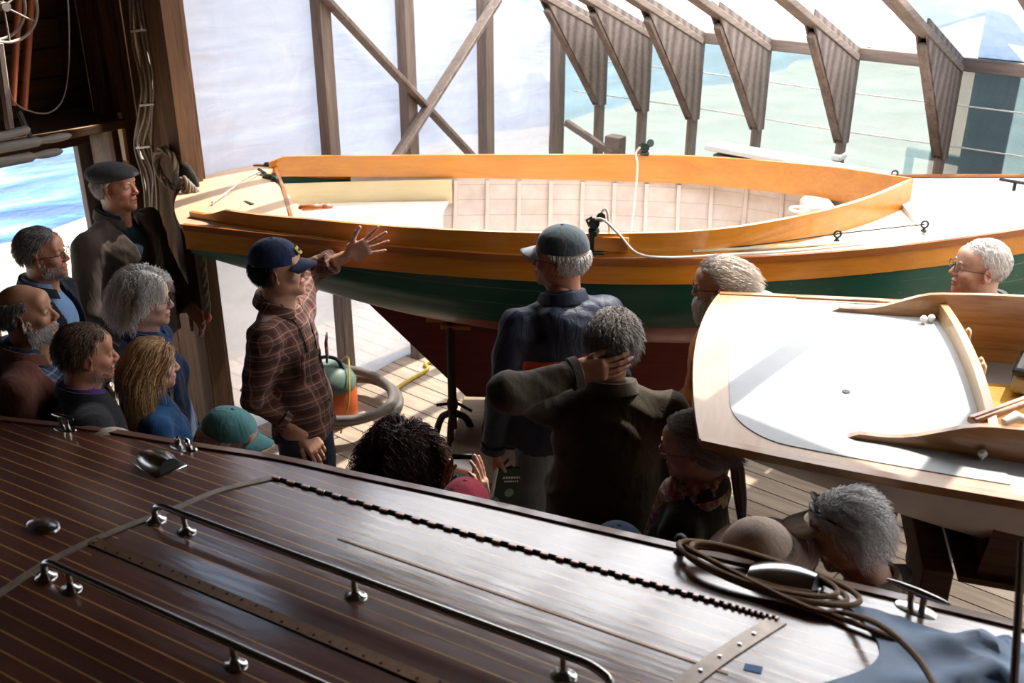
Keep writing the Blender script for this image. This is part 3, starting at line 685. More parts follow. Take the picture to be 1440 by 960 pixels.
# things behind the green boat
b = MB(); b.box((0, 0, 0), (.13, .10, .16), bev=.006); o = b.build('wood_block', M['weathered_x'], loc=tuple(ax(865, 206, 1, YS - .16))); tag(o, 'square brown wood block fixed to the second frame stud beyond the green boat', 'wood block')
b = MB(); b.beam(ax(796, 172, 1, YS - .13), ax(862, 216, 1, YS - .2), .04, .05); tag(b.build('short_brace', M['weathered_x']), 'short sloping board running from the first frame down to the wood block', 'brace')
for i, (a, c, w, h, m, lab) in enumerate([((1000, 204), (1255, 236), .17, .035, 'white', 'long white topped plank lying across supports behind the cockpit coaming'), ((1010, 226), (1230, 246), .15, .12, 'weathered_x', 'weathered beam supporting the white plank behind the green boat')]):
    p, q = ax(*a, 1, YS - .36), ax(*c, 1, YS - .42); q[2] = p[2] - .0; b = MB(); b.beam(p, q, w, h); tag(b.build('stacked_plank', M[m]), lab, 'plank')
e = empty('trestle', (-2.75, YS - .38, 0), 0, 'plain wooden trestle carrying the planks behind the green boat', 'trestle')
for dx in (-.45, .45):
    for dy in (-.1, .1):
        b = MB(); b.beam((dx, dy * 1.6, 0), (dx, dy * .6, 1.17), .05, .05, (1, 0, 0)); b.build('leg', M['weathered'], e)
b = MB(); b.box((0, 0, 1.19), (1.1, .12, .06)); b.build('top_rail', M['weathered_x'], e)

# vacuum, hose, yellow hose
M['hose'] = mat_plain('grey rubber hose', srgb('#6e655c'), .6, nscale=80, var=.2)
hp = [(455, 505), (500, 525), (530, 560), (535, 590), (510, 605), (470, 600), (440, 580), (430, 545), (455, 518), (495, 530), (520, 560), (525, 585), (500, 612), (465, 622), (440, 628)]
b = MB(); cpt = atz(484, 578, .05)
pts = []
for k in np.linspace(0, 2.6 * 2 * math.pi, 130):
    r = .35 + .03 * math.sin(k * .8); pts.append(cpt + V3(r * math.cos(k), r * .95 * math.sin(k), .03 + .045 * k / 6.28 + .02 * math.sin(k * 1.3)))
b.tube(pts, .028, 12); tag(b.build('vacuum_hose', M['hose']), 'thick grey hose coiled on the plank floor behind the young man', 'hose')
b = MB(); b.tube(spline([atz(540, 575, .015), atz(560, 545, .015), atz(600, 520, .015), atz(570, 513, .015) * .5 + atz(640, 505, .015) * .5, atz(700, 500, .015)], 50), .013, 8)
M['yellow'] = mat_plain('yellow hose', srgb('#c9a63a'), .5); tag(b.build('yellow_hose', M['yellow']), 'thin yellow hose running along the floor to the foot of the end wall', 'hose')
e = empty('shop_vacuum', tuple(atz(470, 588, 0)), .4, 'orange and green shop vacuum standing behind the young man', 'vacuum')
M['orange'] = mat_plain('orange plastic', srgb('#d5622c'), .4); M['vacgreen'] = mat_plain('grey green plastic', srgb('#6f8574'), .45)
b = MB(); b.lathe([(.14, .0), (.155, .03), (.16, .2), (.15, .24)], n=28); b.build('tank', M['orange'], e)
b = MB(); b.lathe([(.155, .24), (.16, .28), (.13, .34), (.08, .38), (.03, .39)], n=28); b.build('motor_head', M['vacgreen'], e)
b = MB(); b.tube(spline([(-.09, 0, .36), (-.05, 0, .43), (.05, 0, .43), (.09, 0, .36)], 16), .012, 8); b.build('handle', M['black'], e)
b = MB(); b.tube(spline([(.03, .1, .37), (.1, .06, .42), (.15, -.05, .33), (.17, -.12, .2), (.14, -.2, .02)], 24), .006, 8); b.build('power_cord', M['yellow'], e)

# ------------------------------------------------------------------ white boat on the right
WA = math.radians(26.1); WO = V3(-1.525, 2.99, 0)
wb = empty('dinghy', tuple(WO), WA, 'white dinghy with pale canvas stern deck and oak coamings on the right', 'boat')
M['palewood_deck'] = mat_wood('pale varnished covering board', srgb('#b98d66'), srgb('#cfa881'), 'Y', .4, .6, .05, coat=.4, coat_r=.2)
M['oak'] = mat_wood('varnished oak', srgb('#8a5527'), srgb('#c28a4b'), 'X', .38, 1.0, .12, coat=.5, coat_r=.12, contrast=1.2)
M['canvas'] = mat_plain('painted canvas deck', srgb('#bfc2c3'), .55, var=.07, nscale=12, bump=.25, bdist=.002)
M['whitehull'] = mat_plain('off white hull paint', srgb('#cfc6bf'), .5, var=.10, nscale=10, bump=.08)
wh_ = lambda s: smooth1(s, [0, .3, .7, 1.2, 1.8, 2.5, 3.0], [.60, .65, .70, .74, .74, .6, .35])
wz = lambda s: 1.65 - .02 * np.asarray(s) + .01 * np.asarray(s) ** 2
wst = lambda t: -.055 * (1 - (t / .6) ** 2)
def wdeck(s, t): return float(wz(s)) + .03 * (1 - (t / float(wh_(s))) ** 2)
wzb = lambda s: smooth1(s, [0, .25, .6, 1.1, 1.8, 2.5, 3], [1.56, 1.44, 1.32, 1.22, 1.2, 1.28, 1.45])
b = MB()
ssw = np.linspace(0, 3.0, 46); usw = np.linspace(0, 1, 18)
for side in (-1, 1):
    P = []
    for s in ssw:
        row = []
        for u in usw:
            th = u * math.pi / 2; tt = float(wh_(s)) * math.cos(th) ** .75; z = float(wz(s)) - .012 - (float(wz(s)) - float(wzb(s))) * math.sin(th) ** 1.4
            row.append((s + max(0, 1 - s / .5) * float(wst(tt)) + .0, side * tt, z))
        P.append(row)
    b.grid(np.array(P), flip=side > 0)
b.build('hull', M['whitehull'], wb, ang=60)
P = np.array([[(float(wst(k * float(wh_(0)) * math.cos(u * math.pi / 2) ** .75)) , k * float(wh_(0)) * math.cos(u * math.pi / 2) ** .75, 1.638 - .078 * math.sin(u * math.pi / 2) ** 1.4 + (.03 * (1 - k * k) if u == 0 else 0)) for k in np.linspace(-1, 1, 17)] for u in usw])
b = MB(); b.slab(P, P + V3(.02, 0, 0)); b.build('transom', M['palewood_deck'], wb)
# deck: covering boards (one piece around) and canvas panel slightly proud
A_ = np.array([[(s + max(0, 1 - s / .5) * float(wst(t_ * float(wh_(s)))), t_ * (float(wh_(s)) + .004), wdeck(s, t_ * float(wh_(s)))) for t_ in np.linspace(-1, 1, 25)] for s in np.linspace(-.005, .86, 26)])
b = MB(); b.slab(A_, A_ - V3(0, 0, .02)); b.build('covering_board', M['palewood_deck'], wb)
def canvas_outline(k, s):   # half-width of canvas at s, rounded corners
    s0 = .10; r = .16; w = float(wh_(s)) - .055
    if s < s0 + r: w -= r - math.sqrt(max(0, r * r - (s0 + r - s) ** 2))
    return w * k
A_ = np.array([[(s + max(0, 1 - s / .5) * float(wst(canvas_outline(t_, s))) * .9, canvas_outline(t_, s), wdeck(s, canvas_outline(t_, s)) + .003) for t_ in np.linspace(-1, 1, 31)] for s in np.concatenate([.1 + .16 * (1 - np.cos(np.linspace(0, math.pi / 2, 10))), np.linspace(.28, .86, 14)])])
b = MB(); b.slab(A_, A_ - V3(0, 0, .01)); b.build('canvas_deck', M['canvas'], wb)
for side in (-1, 1):   # rub rail + side decks
    A_ = np.array([[(s + max(0, 1 - s / .5) * float(wst(float(wh_(s)))), side * (float(wh_(s)) + o_), float(wz(s)) + z) for o_, z in ((-.01, .006), (.02, .004), (.022, -.022), (-.01, -.026))] for s in np.linspace(0, 3, 50)])
    b = MB(); b.grid(A_, flip=side > 0, wrap=True); b.build('rub_rail', M['oak'], wb, ang=30)
    A_ = np.array([[(s, side * k, wdeck(s, k)) for k in np.linspace(.50 + .06 * min(1, s - .4), float(wh_(s)), 4)] for s in np.linspace(.84, 2.9, 20)])
    b = MB(); b.slab(A_, A_ - V3(0, 0, .02)) if side > 0 else b.slab(A_ - V3(0, 0, .02), A_); b.build('side_deck', M['canvas'], wb)
    # coaming
    ks = [(.42, .010), (.45, .028), (.52, .032), (.60, .045), (.68, .075), (.76, .105), (.90, .118), (1.3, .125), (2.0, .13), (2.8, .13)]
    A_, B_ = [], []
    for s, h in zip(np.linspace(.42, 2.8, 60), smooth1(np.linspace(.42, 2.8, 60), [k[0] for k in ks], [k[1] for k in ks])):
        t0 = .50 + .06 * (s - .42); z0 = wdeck(s, t0) - .012
        A_.append([(s, side * (t0 - .01), z) for z in (z0 - (.15 if s > .9 else 0), z0 + h * .5, z0 + h)]); B_.append([(s, side * (t0 + .012), z) for z in (z0 - (.15 if s > .9 else 0), z0 + h * .5, z0 + h)])
    b = MB(); b.slab(np.array(A_), np.array(B_)) if side > 0 else b.slab(np.array(B_), np.array(A_)); b.build('coaming', M['oak'], wb, ang=35)
    if side > 0: b = MB(); b.tube(spline([(.3, side * .60, 1.662), (.6, side * .635, 1.66), (.9, side * .67, 1.658)], 12), .006, 8); b.build('toe_strip', M['oak'], wb)
M['palewood2'] = mat_wood('pale edged cross board', srgb('#b98b57'), srgb('#ddb988'), 'Y', .4, .8, .1, coat=.4)
A_ = np.array([[(.82 + .02 * (1 - (t_ / .51) ** 2) + dx, t_, wdeck(.8, t_) - .01 + z) for z in (0, .075)] for t_ in np.linspace(-.51, .51, 21) for dx in (0,)]).reshape(21, 2, 3)
b = MB(); b.slab(A_, A_ + V3(.028, 0, 0)); b.build('cockpit_crossboard', M['palewood2'], wb, smooth=False)
for t_ in (-.02, .02, .27):
    b = MB(); b.box((.885, t_, 1.70), (.02, .035, .055), bev=.008); b.build('peg_hook', M['palewood2'], wb)
for i, (s, t_) in enumerate([(.76, .44), (.79, .46), (.80, -.55)]):
    b = MB(); b.lathe([(.005, 0), (.008, .012), (.013, .018), (.014, .026), (.008, .034), (.002, .036)], (s, t_, wdeck(s, t_)), 12); b.build('knob', M['white'], wb)
b = MB(); b.lathe([(.013, 0), (.013, .004), (.002, .0045)], (.44, -.23, wdeck(.44, -.23) + .002), 14); b.build('drain_hole', M['black'], wb)
# inside
for side in (-1, 1):
    A_ = np.array([[(s, side * (float(wh_(s)) - .03 - .12 * k), 1.63 - .38 * k) for k in np.linspace(0, 1, 5)] for s in np.linspace(.85, 2.9, 20)])
    b = MB(); b.grid(A_, flip=side < 0); b.build('inner_planking', M['timber'], wb)
b = MB(); A_ = np.array([[(s, t_ * (float(wh_(s)) - .12), 1.27) for t_ in np.linspace(-1, 1, 5)] for s in np.linspace(.8, 2.9, 12)]); b.slab(A_, A_ - V3(0, 0, .02)); b.build('cockpit_sole', M['timber'], wb)
M['seatwood'] = mat_wood('golden seat wood', srgb('#b07a1e'), srgb('#dcab45'), 'X', .4, .8, .08, coat=.5)
b = MB(); b.box((1.22, .16, 1.46), (.72, .44, .025), bev=.006); b.build('seat', M['seatwood'], wb)
b = MB(); b.box((1.22, -.055, 1.435), (.72, .02, .045), bev=.004); b.build('seat_lip', M['oak'], wb)
A_ = np.array([[(.86, t_, z) for z in (1.3, 1.64)] for t_ in np.linspace(-.55, .55, 5)]); b = MB(); b.slab(A_ + V3(.02, 0, 0), A_); b.build('bulkhead', M['timber'], wb, smooth=False)
e = empty('speaker_box', (0, 0, 0), 0, 'black topped grey speaker box inside the white dinghy at the right edge', 'box')
e.location = tuple(WO + V3(math.cos(WA) * 1.22 - math.sin(WA) * .33, math.sin(WA) * 1.22 + math.cos(WA) * .33, 1.475)); e.rotation_euler.z = WA - .35
M['lightgrey'] = mat_plain('light grey plastic', srgb('#a8a6a2'), .5)
b = MB(); b.box((0, 0, .045), (.26, .2, .07), bev=.012); b.build('case', M['lightgrey'], e)
b = MB(); b.box((0, 0, .095), (.27, .21, .035), bev=.012); b.build('lid', M['black'], e)
b = MB(); b.lathe([(.03, 0), (.03, .004), (.02, .006)], (-.132, 0, .045), 20, rot('Y', -90)); b.build('grille', M['darkmetal'], e)
e = WO + V3(math.cos(WA) * 1.25 - math.sin(WA) * .03, math.sin(WA) * 1.25 + math.cos(WA) * .03, 1.53)
b = MB(); b.box((0, 0, 0), (.18, .09, .11), bev=.008); o = b.build('white_carton', M['white'], loc=tuple(e)); o.rotation_euler.z = WA; tag(o, 'white carton standing on the golden seat at the right edge', 'carton')
b = MB(); p, q = atz(1366, 592, 1.72), atz(1475, 552, 1.72); b.beam(p, q, .035, .022); b.beam(p + V3(0, 0, .013), q + V3(0, 0, .013), .008, .004, m=0)
tag(b.build('tiller', M['oak']), 'long wooden tiller lying across the cockpit of the white dinghy', 'tiller')
b = MB(); b.tube([atz(1412, 594, 1.76), atz(1428, 586, 1.77), atz(1446, 592, 1.76)], [.012, .018, .012], 10); o = b.build('cleat', M['white']); tag(o, 'small white plastic cleat on top of the near oak coaming', 'cleat')
# stands for the white boat
for i, (s, t) in enumerate([(.75, 0), (2.2, 0)]):
    p = WO + V3(math.cos(WA) * s, math.sin(WA) * s, 0); e = empty('boat_cradle', tuple(p), WA, ['dark timber cradle under the white dinghy just right of the sunglasses visitor', 'dark timber cradle under the forward end of the white dinghy'][i], 'cradle')
    zt = float(wzb(s)) - .03
    b = MB(); b.box((0, 0, zt - .06), (.09, 1.1, .12)); b.build('crossbeam', M['timber'], e)
    for k in (-.48, .48):
        b = MB(); b.box((0, k, (zt - .12) / 2), (.09, .09, zt - .12)); b.build('leg', M['timber'], e)

# ------------------------------------------------------------------ varnished launch in the foreground
la = unit(V3(-.99, -.12, -.06)); la = unit(ray(-1650, 20)); lb = np.cross(la, [0, 0, 1]); lb = -lb / np.linalg.norm(lb)
if lb[1] < 0: lb = -lb
ln = np.cross(la, lb); ln = ln if ln[2] > 0 else -ln
LP = CC + ray(720, 705) * 3.1; LK = .07; LT = -.80
def lz(t): return LK * LT * LT - LK * (t - LT) ** 2
def LW(s, t, h=0.): return LP + la * s + lb * t + ln * (lz(t) + h)
def lhit(px, py, h=0.):
    r = ray(px, py); lo, hi = .3, 12
    for _ in range(50):
        m = (lo + hi) / 2; q = CC + r * m - LP
        if q @ ln - h - lz(q @ lb) > 0: lo = m
        else: hi = m
    q = CC + r * lo - LP; return q @ la, q @ lb
# local frame of the launch: x = la, y = lb(-> to the crowd), z = ln
LM = Matrix(((la[0], lb[0], ln[0], LP[0]), (la[1], lb[1], ln[1], LP[1]), (la[2], lb[2], ln[2], LP[2]), (0, 0, 0, 1)))
if LM.to_3x3().determinant() < 0: print('mirrored launch frame')
LM = Matrix(((-la[0], lb[0], ln[0], LP[0]), (-la[1], lb[1], ln[1], LP[1]), (-la[2], lb[2], ln[2], LP[2]), (0, 0, 0, 1)))
lau = bpy.data.objects.new('motor_launch', None); COL.objects.link(lau); lau.matrix_world = LM
tag(lau, 'varnished mahogany launch with pale striped deck seams and metal handrails filling the foreground', 'boat')
def lc(px, py, h=0.): s, t = lhit(px, py, h); return V3(-s, t, lz(t) + h)
def lp(x, t, h=0.): return V3(x, t, lz(t) + h)       # x = -s grows to the right
edge = lambda x: smooth1(x, [-3.2, -2.4, -1.93, -1.53, -1.13, -.86, -.48, -.07, .28, .55, 1.4, 2.4, 3.4], [-.70, -.56, -.42, -.30, -.215, -.15, -.10, -.045, -.01, .02, .11, .17, .2])
def mat_mahog():
    t = NT('varnished mahogany deck'); uv = t.N('ShaderNodeUVMap'); u, v, _ = t.sep(uv.outputs[0]); oc = t.co()
    mp = t.N('ShaderNodeMapping'); t.L(uv.outputs[0], mp.inputs[0]); mp.inputs['Scale'].default_value = (.8, 14, 1)
    g = t.noise(mp.outputs[0], 3, 6, .7, .6); big = t.noise(oc, 1.7, 4)
    # seams every 46 mm, paler and finer toward the far edge
    vv = t.math('DIVIDE', t.math('ADD', v, .80), .046); fr = t.math('ABSOLUTE', t.math('SUBTRACT', t.math('FRACT', vv), .5))
    line = t.math('GREATER_THAN', fr, .452)
    idn = t.math('FLOOR', t.math('ADD', vv, 0)); wn = t.N('ShaderNodeTexWhiteNoise', noise_dimensions='1D'); t.L(idn, wn.inputs['W'])
    col = t.ramp(g, [(.3, srgb('#3f1d14')), (.7, srgb('#6b3523'))])
    col = t.mix(t.math('MULTIPLY', wn.outputs[0], .45), col, srgb('#2e150f'))
    col = t.mix(t.ramp(big, [(.4, 0.), (.7, .35)]), col, srgb('#75432f'))
    inx = t.math('MULTIPLY', t.math('GREATER_THAN', u, -.86), t.math('LESS_THAN', u, .86))     # hatch: wide centre planks, plain margin outside the hinge
    cen = t.math('MULTIPLY', inx, t.math('LESS_THAN', t.math('ABSOLUTE', t.math('ADD', v, .80)), .085))
    marg = t.math('GREATER_THAN', v, -.20)
    lf = t.math('SUBTRACT', 1., t.math('MAXIMUM', cen, t.math('MULTIPLY', marg, .75)))
    line = t.math('MULTIPLY', line, lf)
    fade = t.ramp(t.noise(mp.outputs[0], .8, 3), [(.3, .55), (.6, 1.)])
    col = t.mix(t.math('MULTIPLY', line, fade), col, srgb('#c0904c'))
    scr = t.noise(t.co(scale=(1, 6, 1)), 8, 6, .75)
    rough = t.ramp(scr, [(.35, .10), (.75, .22)])
    nb = t.bump(t.math('ADD', t.math('MULTIPLY', g, .35), t.math('MULTIPLY', t.noise(t.co(scale=(.4, 2, 1)), 3.5, 3), 1.6)), .22, .006)
    sh = t.N('ShaderNodeBsdfPrincipled'); t.L(col, sh.inputs['Base Color']); sh.inputs['Roughness'].default_value = .4; t.L(nb, sh.inputs['Normal'])
    sh.inputs['Coat Weight'].default_value = 1; t.L(rough, sh.inputs['Coat Roughness']); sh.inputs['Coat IOR'].default_value = 1.9
    sh.inputs['Specular IOR Level'].default_value = .5; t.L(nb, sh.inputs['Coat Normal'])
    return t.done(sh.outputs[0])
M['mahog'] = mat_mahog()
def mat_mside():
    t = NT('varnished mahogany side'); g = t.noise(t.co(scale=(.8, 6, 6)), 3, 5)
    return t.done(t.bsdf(t.ramp(g, [(.3, srgb('#2e150e')), (.7, srgb('#4f2618'))]), .25, 0, coat=.6))
M['mside'] = mat_mside()
xs_ = np.linspace(-3.2, 3.4, 90); NW = 36
P = []; uv = []
for x in xs_:
    e1 = float(edge(x)); e0 = -1.6 - e1; row = []
    for k in np.linspace(0, 1, NW):
        t_ = e0 + (e1 - e0) * k; row.append(lp(x, t_)); uv.append((x, t_))
    P.append(row)
P = np.array(P)
b = MB(); b.grid(P); mesh_obj('deck', b.v[0], b.f, M['mahog'], lau, True, uvs=np.array(uv))
for side in (0, 1):
    A_ = []
    for x in xs_:
        e1 = float(edge(x)) if side else -1.6 - float(edge(x)); row = []
        for k in np.linspace(0, 1, 9):
            off = .012 - .30 * k ** 2.2 - .0 
            p = lp(x, e1); row.append((p[0], e1 + (off if side else -off), p[2] - .012 - 1.18 * k))
        A_.append(row)
    b = MB(); b.grid(np.array(A_), flip=not side); b.build('hull_side', M['mside'], lau)
b = MB(); b.grid(np.array([[(x, (-.8) + (float(edge(x)) + .8 - .28) * k, -1.17) for k in np.linspace(-1, 1, 5)] for x in xs_]), flip=True); b.build('hull_bottom', M['mside'], lau)
for xe in (-3.2, 3.4):
    e1 = float(edge(xe)); b = MB(); b.prism([lp(xe, e1), (xe, e1 - .05, -.4), (xe, e1 - .28, -1.17), (xe, -1.6 - e1 + .28, -1.17), (xe, -1.6 - e1 + .05, -.4), lp(xe, -1.6 - e1)], (.03 * (1 if xe > 0 else -1), 0, 0)); b.build('end_planking', M['mside'], lau, smooth=False)
# toe mould along the edge
b = MB(); A_ = np.array([[lp(x, float(edge(x)) + o, h) for o, h in ((-.03, .001), (-.025, .007), (.008, .006), (.016, -.004), (.014, -.03))] for x in xs_]); b.grid(A_); M['mould'] = mat_wood('worn edge moulding', srgb('#5f3d2e'), srgb('#8a6350'), 'X', .35, .6, .1, coat=.5); b.build('edge_moulding', M['mould'], lau)
# metal strips
M['strip'] = mat_plain('tarnished metal strip', srgb('#a89a8e'), .35, .4, var=.4, nscale=20, bump=.1)
M['strip_b'] = mat_plain('brownish brass strip', srgb('#8b6a52'), .4, .7, var=.3, nscale=40, bump=.1)
def ribbon(name, pts, w, h, mat, up_t=True, parent=lau):
    pts = [np.asarray(p, float) for p in pts]; A_ = []
    for i, p in enumerate(pts):
        d = unit(pts[min(i + 1, len(pts) - 1)] - pts[max(i - 1, 0)]); n_ = unit(V3(0, 2 * LK * (p[1] - LT), 1)); sd_ = unit(np.cross(n_, d))
        A_.append([p - sd_ * w / 2, p - sd_ * w / 2 + n_ * h, p + sd_ * w / 2 + n_ * h, p + sd_ * w / 2])
    b = MB(); b.grid(np.array(A_), flip=True); return b.build(name, M[mat], parent, ang=25)
st1 = [lc(x, y) for x, y in [(385, 672), (310, 690), (240, 718), (180, 740), (120, 765), (60, 795), (0, 835), (-60, 880)]]
ribbon('joint_strip', spline(st1, 40), .028, .004, 'strip')
st2 = [lc(x, y) for x, y in [(1095, 872), (1050, 900), (1005, 930), (960, 965), (925, 1000)]]
ribbon('joint_strip', spline(st2, 30), .045, .004, 'strip')
ribbon('centre_hinge', [lp(x, -.80, .0) for x in np.linspace(-.92, .86, 40)], .035, .004, 'strip_b')
b = MB()
for x in np.linspace(-.9, .84, 34):
    b = MB(); b.lathe([(.004, 0), (.004, .0015), (.001, .002)], lp(x, -.80 + (-.008, .008)[int(round(x * 40)) % 2], .004), 8); b.build('hinge_screw', M['darkmetal'], lau)
hg = spline([lc(x, y) for x, y in [(385, 672), (600, 735), (820, 795), (1000, 845), (1095, 872)]], 80)
b = MB(); b.tube(hg + V3(0, 0, .003), .006, 8); b.build('side_hinge', M['darkmetal'], lau)
M['pinkmetal'] = mat_plain('hinge knuckle in glint pink', srgb('#d8b9b0'), .3, .5, bump=0)  # pale pink stands in for glints along the real knuckles
for i in range(0, 79, 2): b = MB(); b.beam(hg[i] + V3(0, -.003, .006), hg[i + 1] + V3(0, -.003, .006), .013, .009, bev=.002); b.build('hinge_knuckle', M['pinkmetal'], lau)

ribbon('batten_strip', [lp(x, -.445) for x in np.linspace(-.3, .86, 20)], .006, .002, 'strip_b')
for i in range(4):
    p = lc(*[(1060, 893), (1040, 908), (1012, 925), (985, 945)][i]); b = MB(); b.lathe([(.006, 0), (.005, .003), (.001, .004)], p + V3(0, 0, .004), 10); b.build('screw_head', M['steel'], lau)
# handrails
def rail(name, tt, x0, x1, posts, bend):
    h = .062; pts = [lp(x0, tt, .004), lp(x0 + .0, tt, .03), lp(x0 + .015, tt, h - .01), lp(x0 + .05, tt, h)] + [lp(x, tt, h) for x in np.linspace(x0 + .12, x1 - .1, 14)]
    if bend: pts += [lp(x1 - .05, tt, h - .002), lp(x1 - .012, tt, h - .015), lp(x1, tt, .035), lp(x1 + .005, tt, .004)]
    b = MB(); b.tube(spline(pts, 90), .0105, 14); r_ = b.build('handrail', M['chrome'], lau)
    for x in posts:
        b = MB(); b.tube([lp(x, tt, 0), lp(x, tt, h)], .0075, 10); b.lathe([(.026, 0), (.025, .004), (.015, .009), (.010, .02)], lp(x, tt), 18, sx=1.25); b.build('rail_post', M['chrome'], lau)
    b = MB(); b.lathe([(.03, 0), (.029, .005), (.018, .012), (.012, .02)], lp(x0, tt), 20); b.build('rail_foot', M['chrome'], lau)
    if bend: b = MB(); b.lathe([(.03, 0), (.029, .005), (.018, .012), (.012, .02)], lp(x1, tt), 20); b.build('rail_foot', M['chrome'], lau)
rail('far', -.635, -.84, .66, [-.71, -.07, .545], True)
rail('near', -.975, -.88, .66, [-.77, -.15, .5], True)
# deck fittings
def cleat(p, yaw, name='deck_cleat', L=.11, s=1.0):
    R = rot('Z', yaw); b = MB()
    b.lathe([(.001, 0), (.042, 0), (.04, .004), (.03, .007), (.001, .008)], p, 20, R, sx=1.3, sy=.7)
    for k in (-.014, .014): b.tube([p + R @ V3(k, 0, .005), p + R @ V3(k * 1.2, 0, .045 * s)], .0085, 10)
    b.tube([p + R @ V3(x, 0, .046 * s + .004 * abs(x / L) ** 2) for x in np.linspace(-L / 2, L / 2, 11)], [.003, .006, .008, .009, .01, .0105, .01, .009, .008, .006, .003], 10)
    return b.build(name, M['chrome'], lau)
cleat(lc(92, 602), 5); cleat(lc(1288, 858), -12, L=.16, s=1.2)
p = lc(258, 628); b = MB(); b.lathe([(.001, 0), (.05, 0), (.046, .006), (.001, .008)], p, 20, sx=1.3, sy=.6)
for k in (-.028, .03): b.tube(spline([p + V3(k, 0, 0), p + V3(k * .9, 0, .02), p + V3(k * .6, 0, .038)], 8), [.011] * 6 + [.008, .003], 10)
b.build('fairlead', M['chrome'], lau)
def vent(p, yaw, L=.15, Wd=.085, H=.05):
    R = rot('Z', yaw); A_ = []
    for i, u in enumerate(np.linspace(0, 1, 16)):
        w_ = Wd / 2 * math.sin(math.pi * (.18 + .62 * u)) ** .6; h_ = H * math.sin(math.pi * min(1, (.12 + .5 * u))) ** .7
        A_.append([p + R @ V3((u - .5) * L, w_ * math.cos(a), max(0, h_ * math.sin(a) ** .75)) for a in np.linspace(0, math.pi, 15)])
    A_ = np.array(A_); b = MB(); b.grid(A_, flip=True)
    b.add(A_[0], [list(range(15))], 0); b.add(A_[-1], [list(range(15))[::-1]], 1)
    b.box(p + V3(0, 0, .003), (L * 1.12, Wd * 1.12, .006), R, .003)
    return b.build('clamshell_vent', [M['chrome'], M['black']], lau)
vent(lc(222, 652), -12, .17, .10, .05); vent(lc(1100, 822), 0, .17, .11, .06)
p = lc(61, 740); b = MB(); b.lathe([(.001, 0), (.062, 0), (.06, .006), (.05, .010), (.02, .014), (.001, .015)], p, 30, sx=1.0, sy=.62)
for k in (-.03, .03): b.lathe([(.006, .01), (.005, .0135), (.001, .014)], p + V3(k, 0, 0), 10)
b.build('filler_plate', M['chrome'], lau)
p = lc(957, 776); b = MB(); b.lathe([(.02, 0), (.02, .004), (.01, .012), (.009, .03), (.016, .036), (.018, .045), (.012, .054), (.002, .057)], p, 16); b.build('rope_stud', M['darkmetal'], lau)
# coiled line, masking tape, tarp: loose things lying on the launch
M['coil'] = mat_plain('tan rope', srgb('#8d6c4b'), .7, nscale=220, bump=.6, var=.35)
cen = lc(1085, 812); pts = [p + V3(0, 0, .05), p + V3(.01, -.0, .03)]
k0 = math.pi * .95
for k in np.linspace(0, 3.1 * 2 * math.pi, 120):
    r = 1.0 - .10 * math.sin(k * .45) - .05 * (k / 20); cx_, cy_ = cen[0] - .01 + .012 * math.sin(k * .31), -.035
    q = lp(cx_ + .225 * r * math.cos(k0 + k), cy_ + .075 * r * math.sin(k0 + k)); q[2] += .012 + .0035 * k / 3 + .02 * max(0, -math.cos(k0 + k)) * .8; pts.append(q)
for x, y in [(1130, 852), (1190, 862), (1240, 880), (1290, 925), (1320, 975)]: pts.append(lc(x, y, .02 if x < 1200 else .075))
pts = np.array([LM @ Vector(q) for q in pts])
b = MB(); b.tube(spline(pts, 420), .0075, 8); tag(b.build('coiled_rope', M['coil']), 'tan rope coiled around the chrome vent on the launch deck', 'rope')
q0 = [LM @ Vector(lc(x, y, .012)) for x, y in [(1128, 848), (1180, 868), (1225, 885), (1262, 900)]]
b = MB(); b.tube(spline([np.array(v) for v in q0], 30), .007, 8); tag(b.build('rope_tail', M['coil']), 'short darker rope tail running from the coil to the blue tarp', 'rope')
M['bluetape'] = mat_plain('blue masking tape', srgb('#4b78a8'), .7, bump=.1)
for i, (x, y, w_, l_, yaw) in enumerate([(1059, 940, .026, .04, 10), (1235, 868, .035, .13, -8)]):
    q = lc(x, y); b = MB(); b.box(q + V3(0, 0, .0012), (l_, w_, .0012), rot('Z', yaw) @ rot('X', math.degrees(-2 * LK * (q[1] - LT))), .0003)
    o = b.build('masking_tape', M['bluetape']); o.matrix_world = LM; tag(o, ['small square of blue masking tape on the striped deck left of the tarp', 'longer strip of blue tape between the rope coil and the tarp'][i], 'tape')
M['tarp'] = mat_plain('blue grey tarp', srgb('#7690b0'), .55, var=.25, nscale=7, bump=.4, bdist=.01)
P = []
for u in np.linspace(0, 1, 60):
    row = []
    for v in np.linspace(0, 1, 50):
        x = 1.06 + 1.6 * u; tt = -.03 - .75 * v
        xl = x + .10 * math.sin(v * 7) * (1 - u) + .12 * (v - .3) * (1 - u) - .02
        hgt = .006 + .06 * (1 - math.exp(-((u * 1.6) / .16) ** 2)) * (1 - math.exp(-(((1 - abs(2 * v - 1)) * .75) / .12) ** 2)) 
        hgt += (.018 * math.sin(x * 23 + v * 9 + 2 * math.sin(v * 11)) + .012 * math.sin(v * 30 + x * 14) + .012 * (1 - abs(math.sin(x * 31 - v * 17 + math.sin(v * 9) * 2))) + .008 * (1 - abs(math.sin(x * 55 + v * 38)))) * min(1, u * 6)
        row.append(LM @ Vector(lp(xl, tt, max(.006, hgt))))
    P.append([tuple(q) for q in row])
P = np.array(P); b = MB(); b.slab(P, P - V3(0, 0, .003)); tag(b.build('tarpaulin', M['tarp']), 'crumpled blue grey tarp in the bottom right corner over the launch', 'tarp')
b = MB(); pr = [ray(1437, 760) * 2.0 + CC, ray(1432, 860) * 1.97 + CC, ray(1425, 975) * 1.93 + CC]; b.tube(spline(pr, 20), .008, 8); tag(b.build('hanging_rope', M['coil']), 'dark brown rope hanging at the right edge in front of the tarp', 'rope')
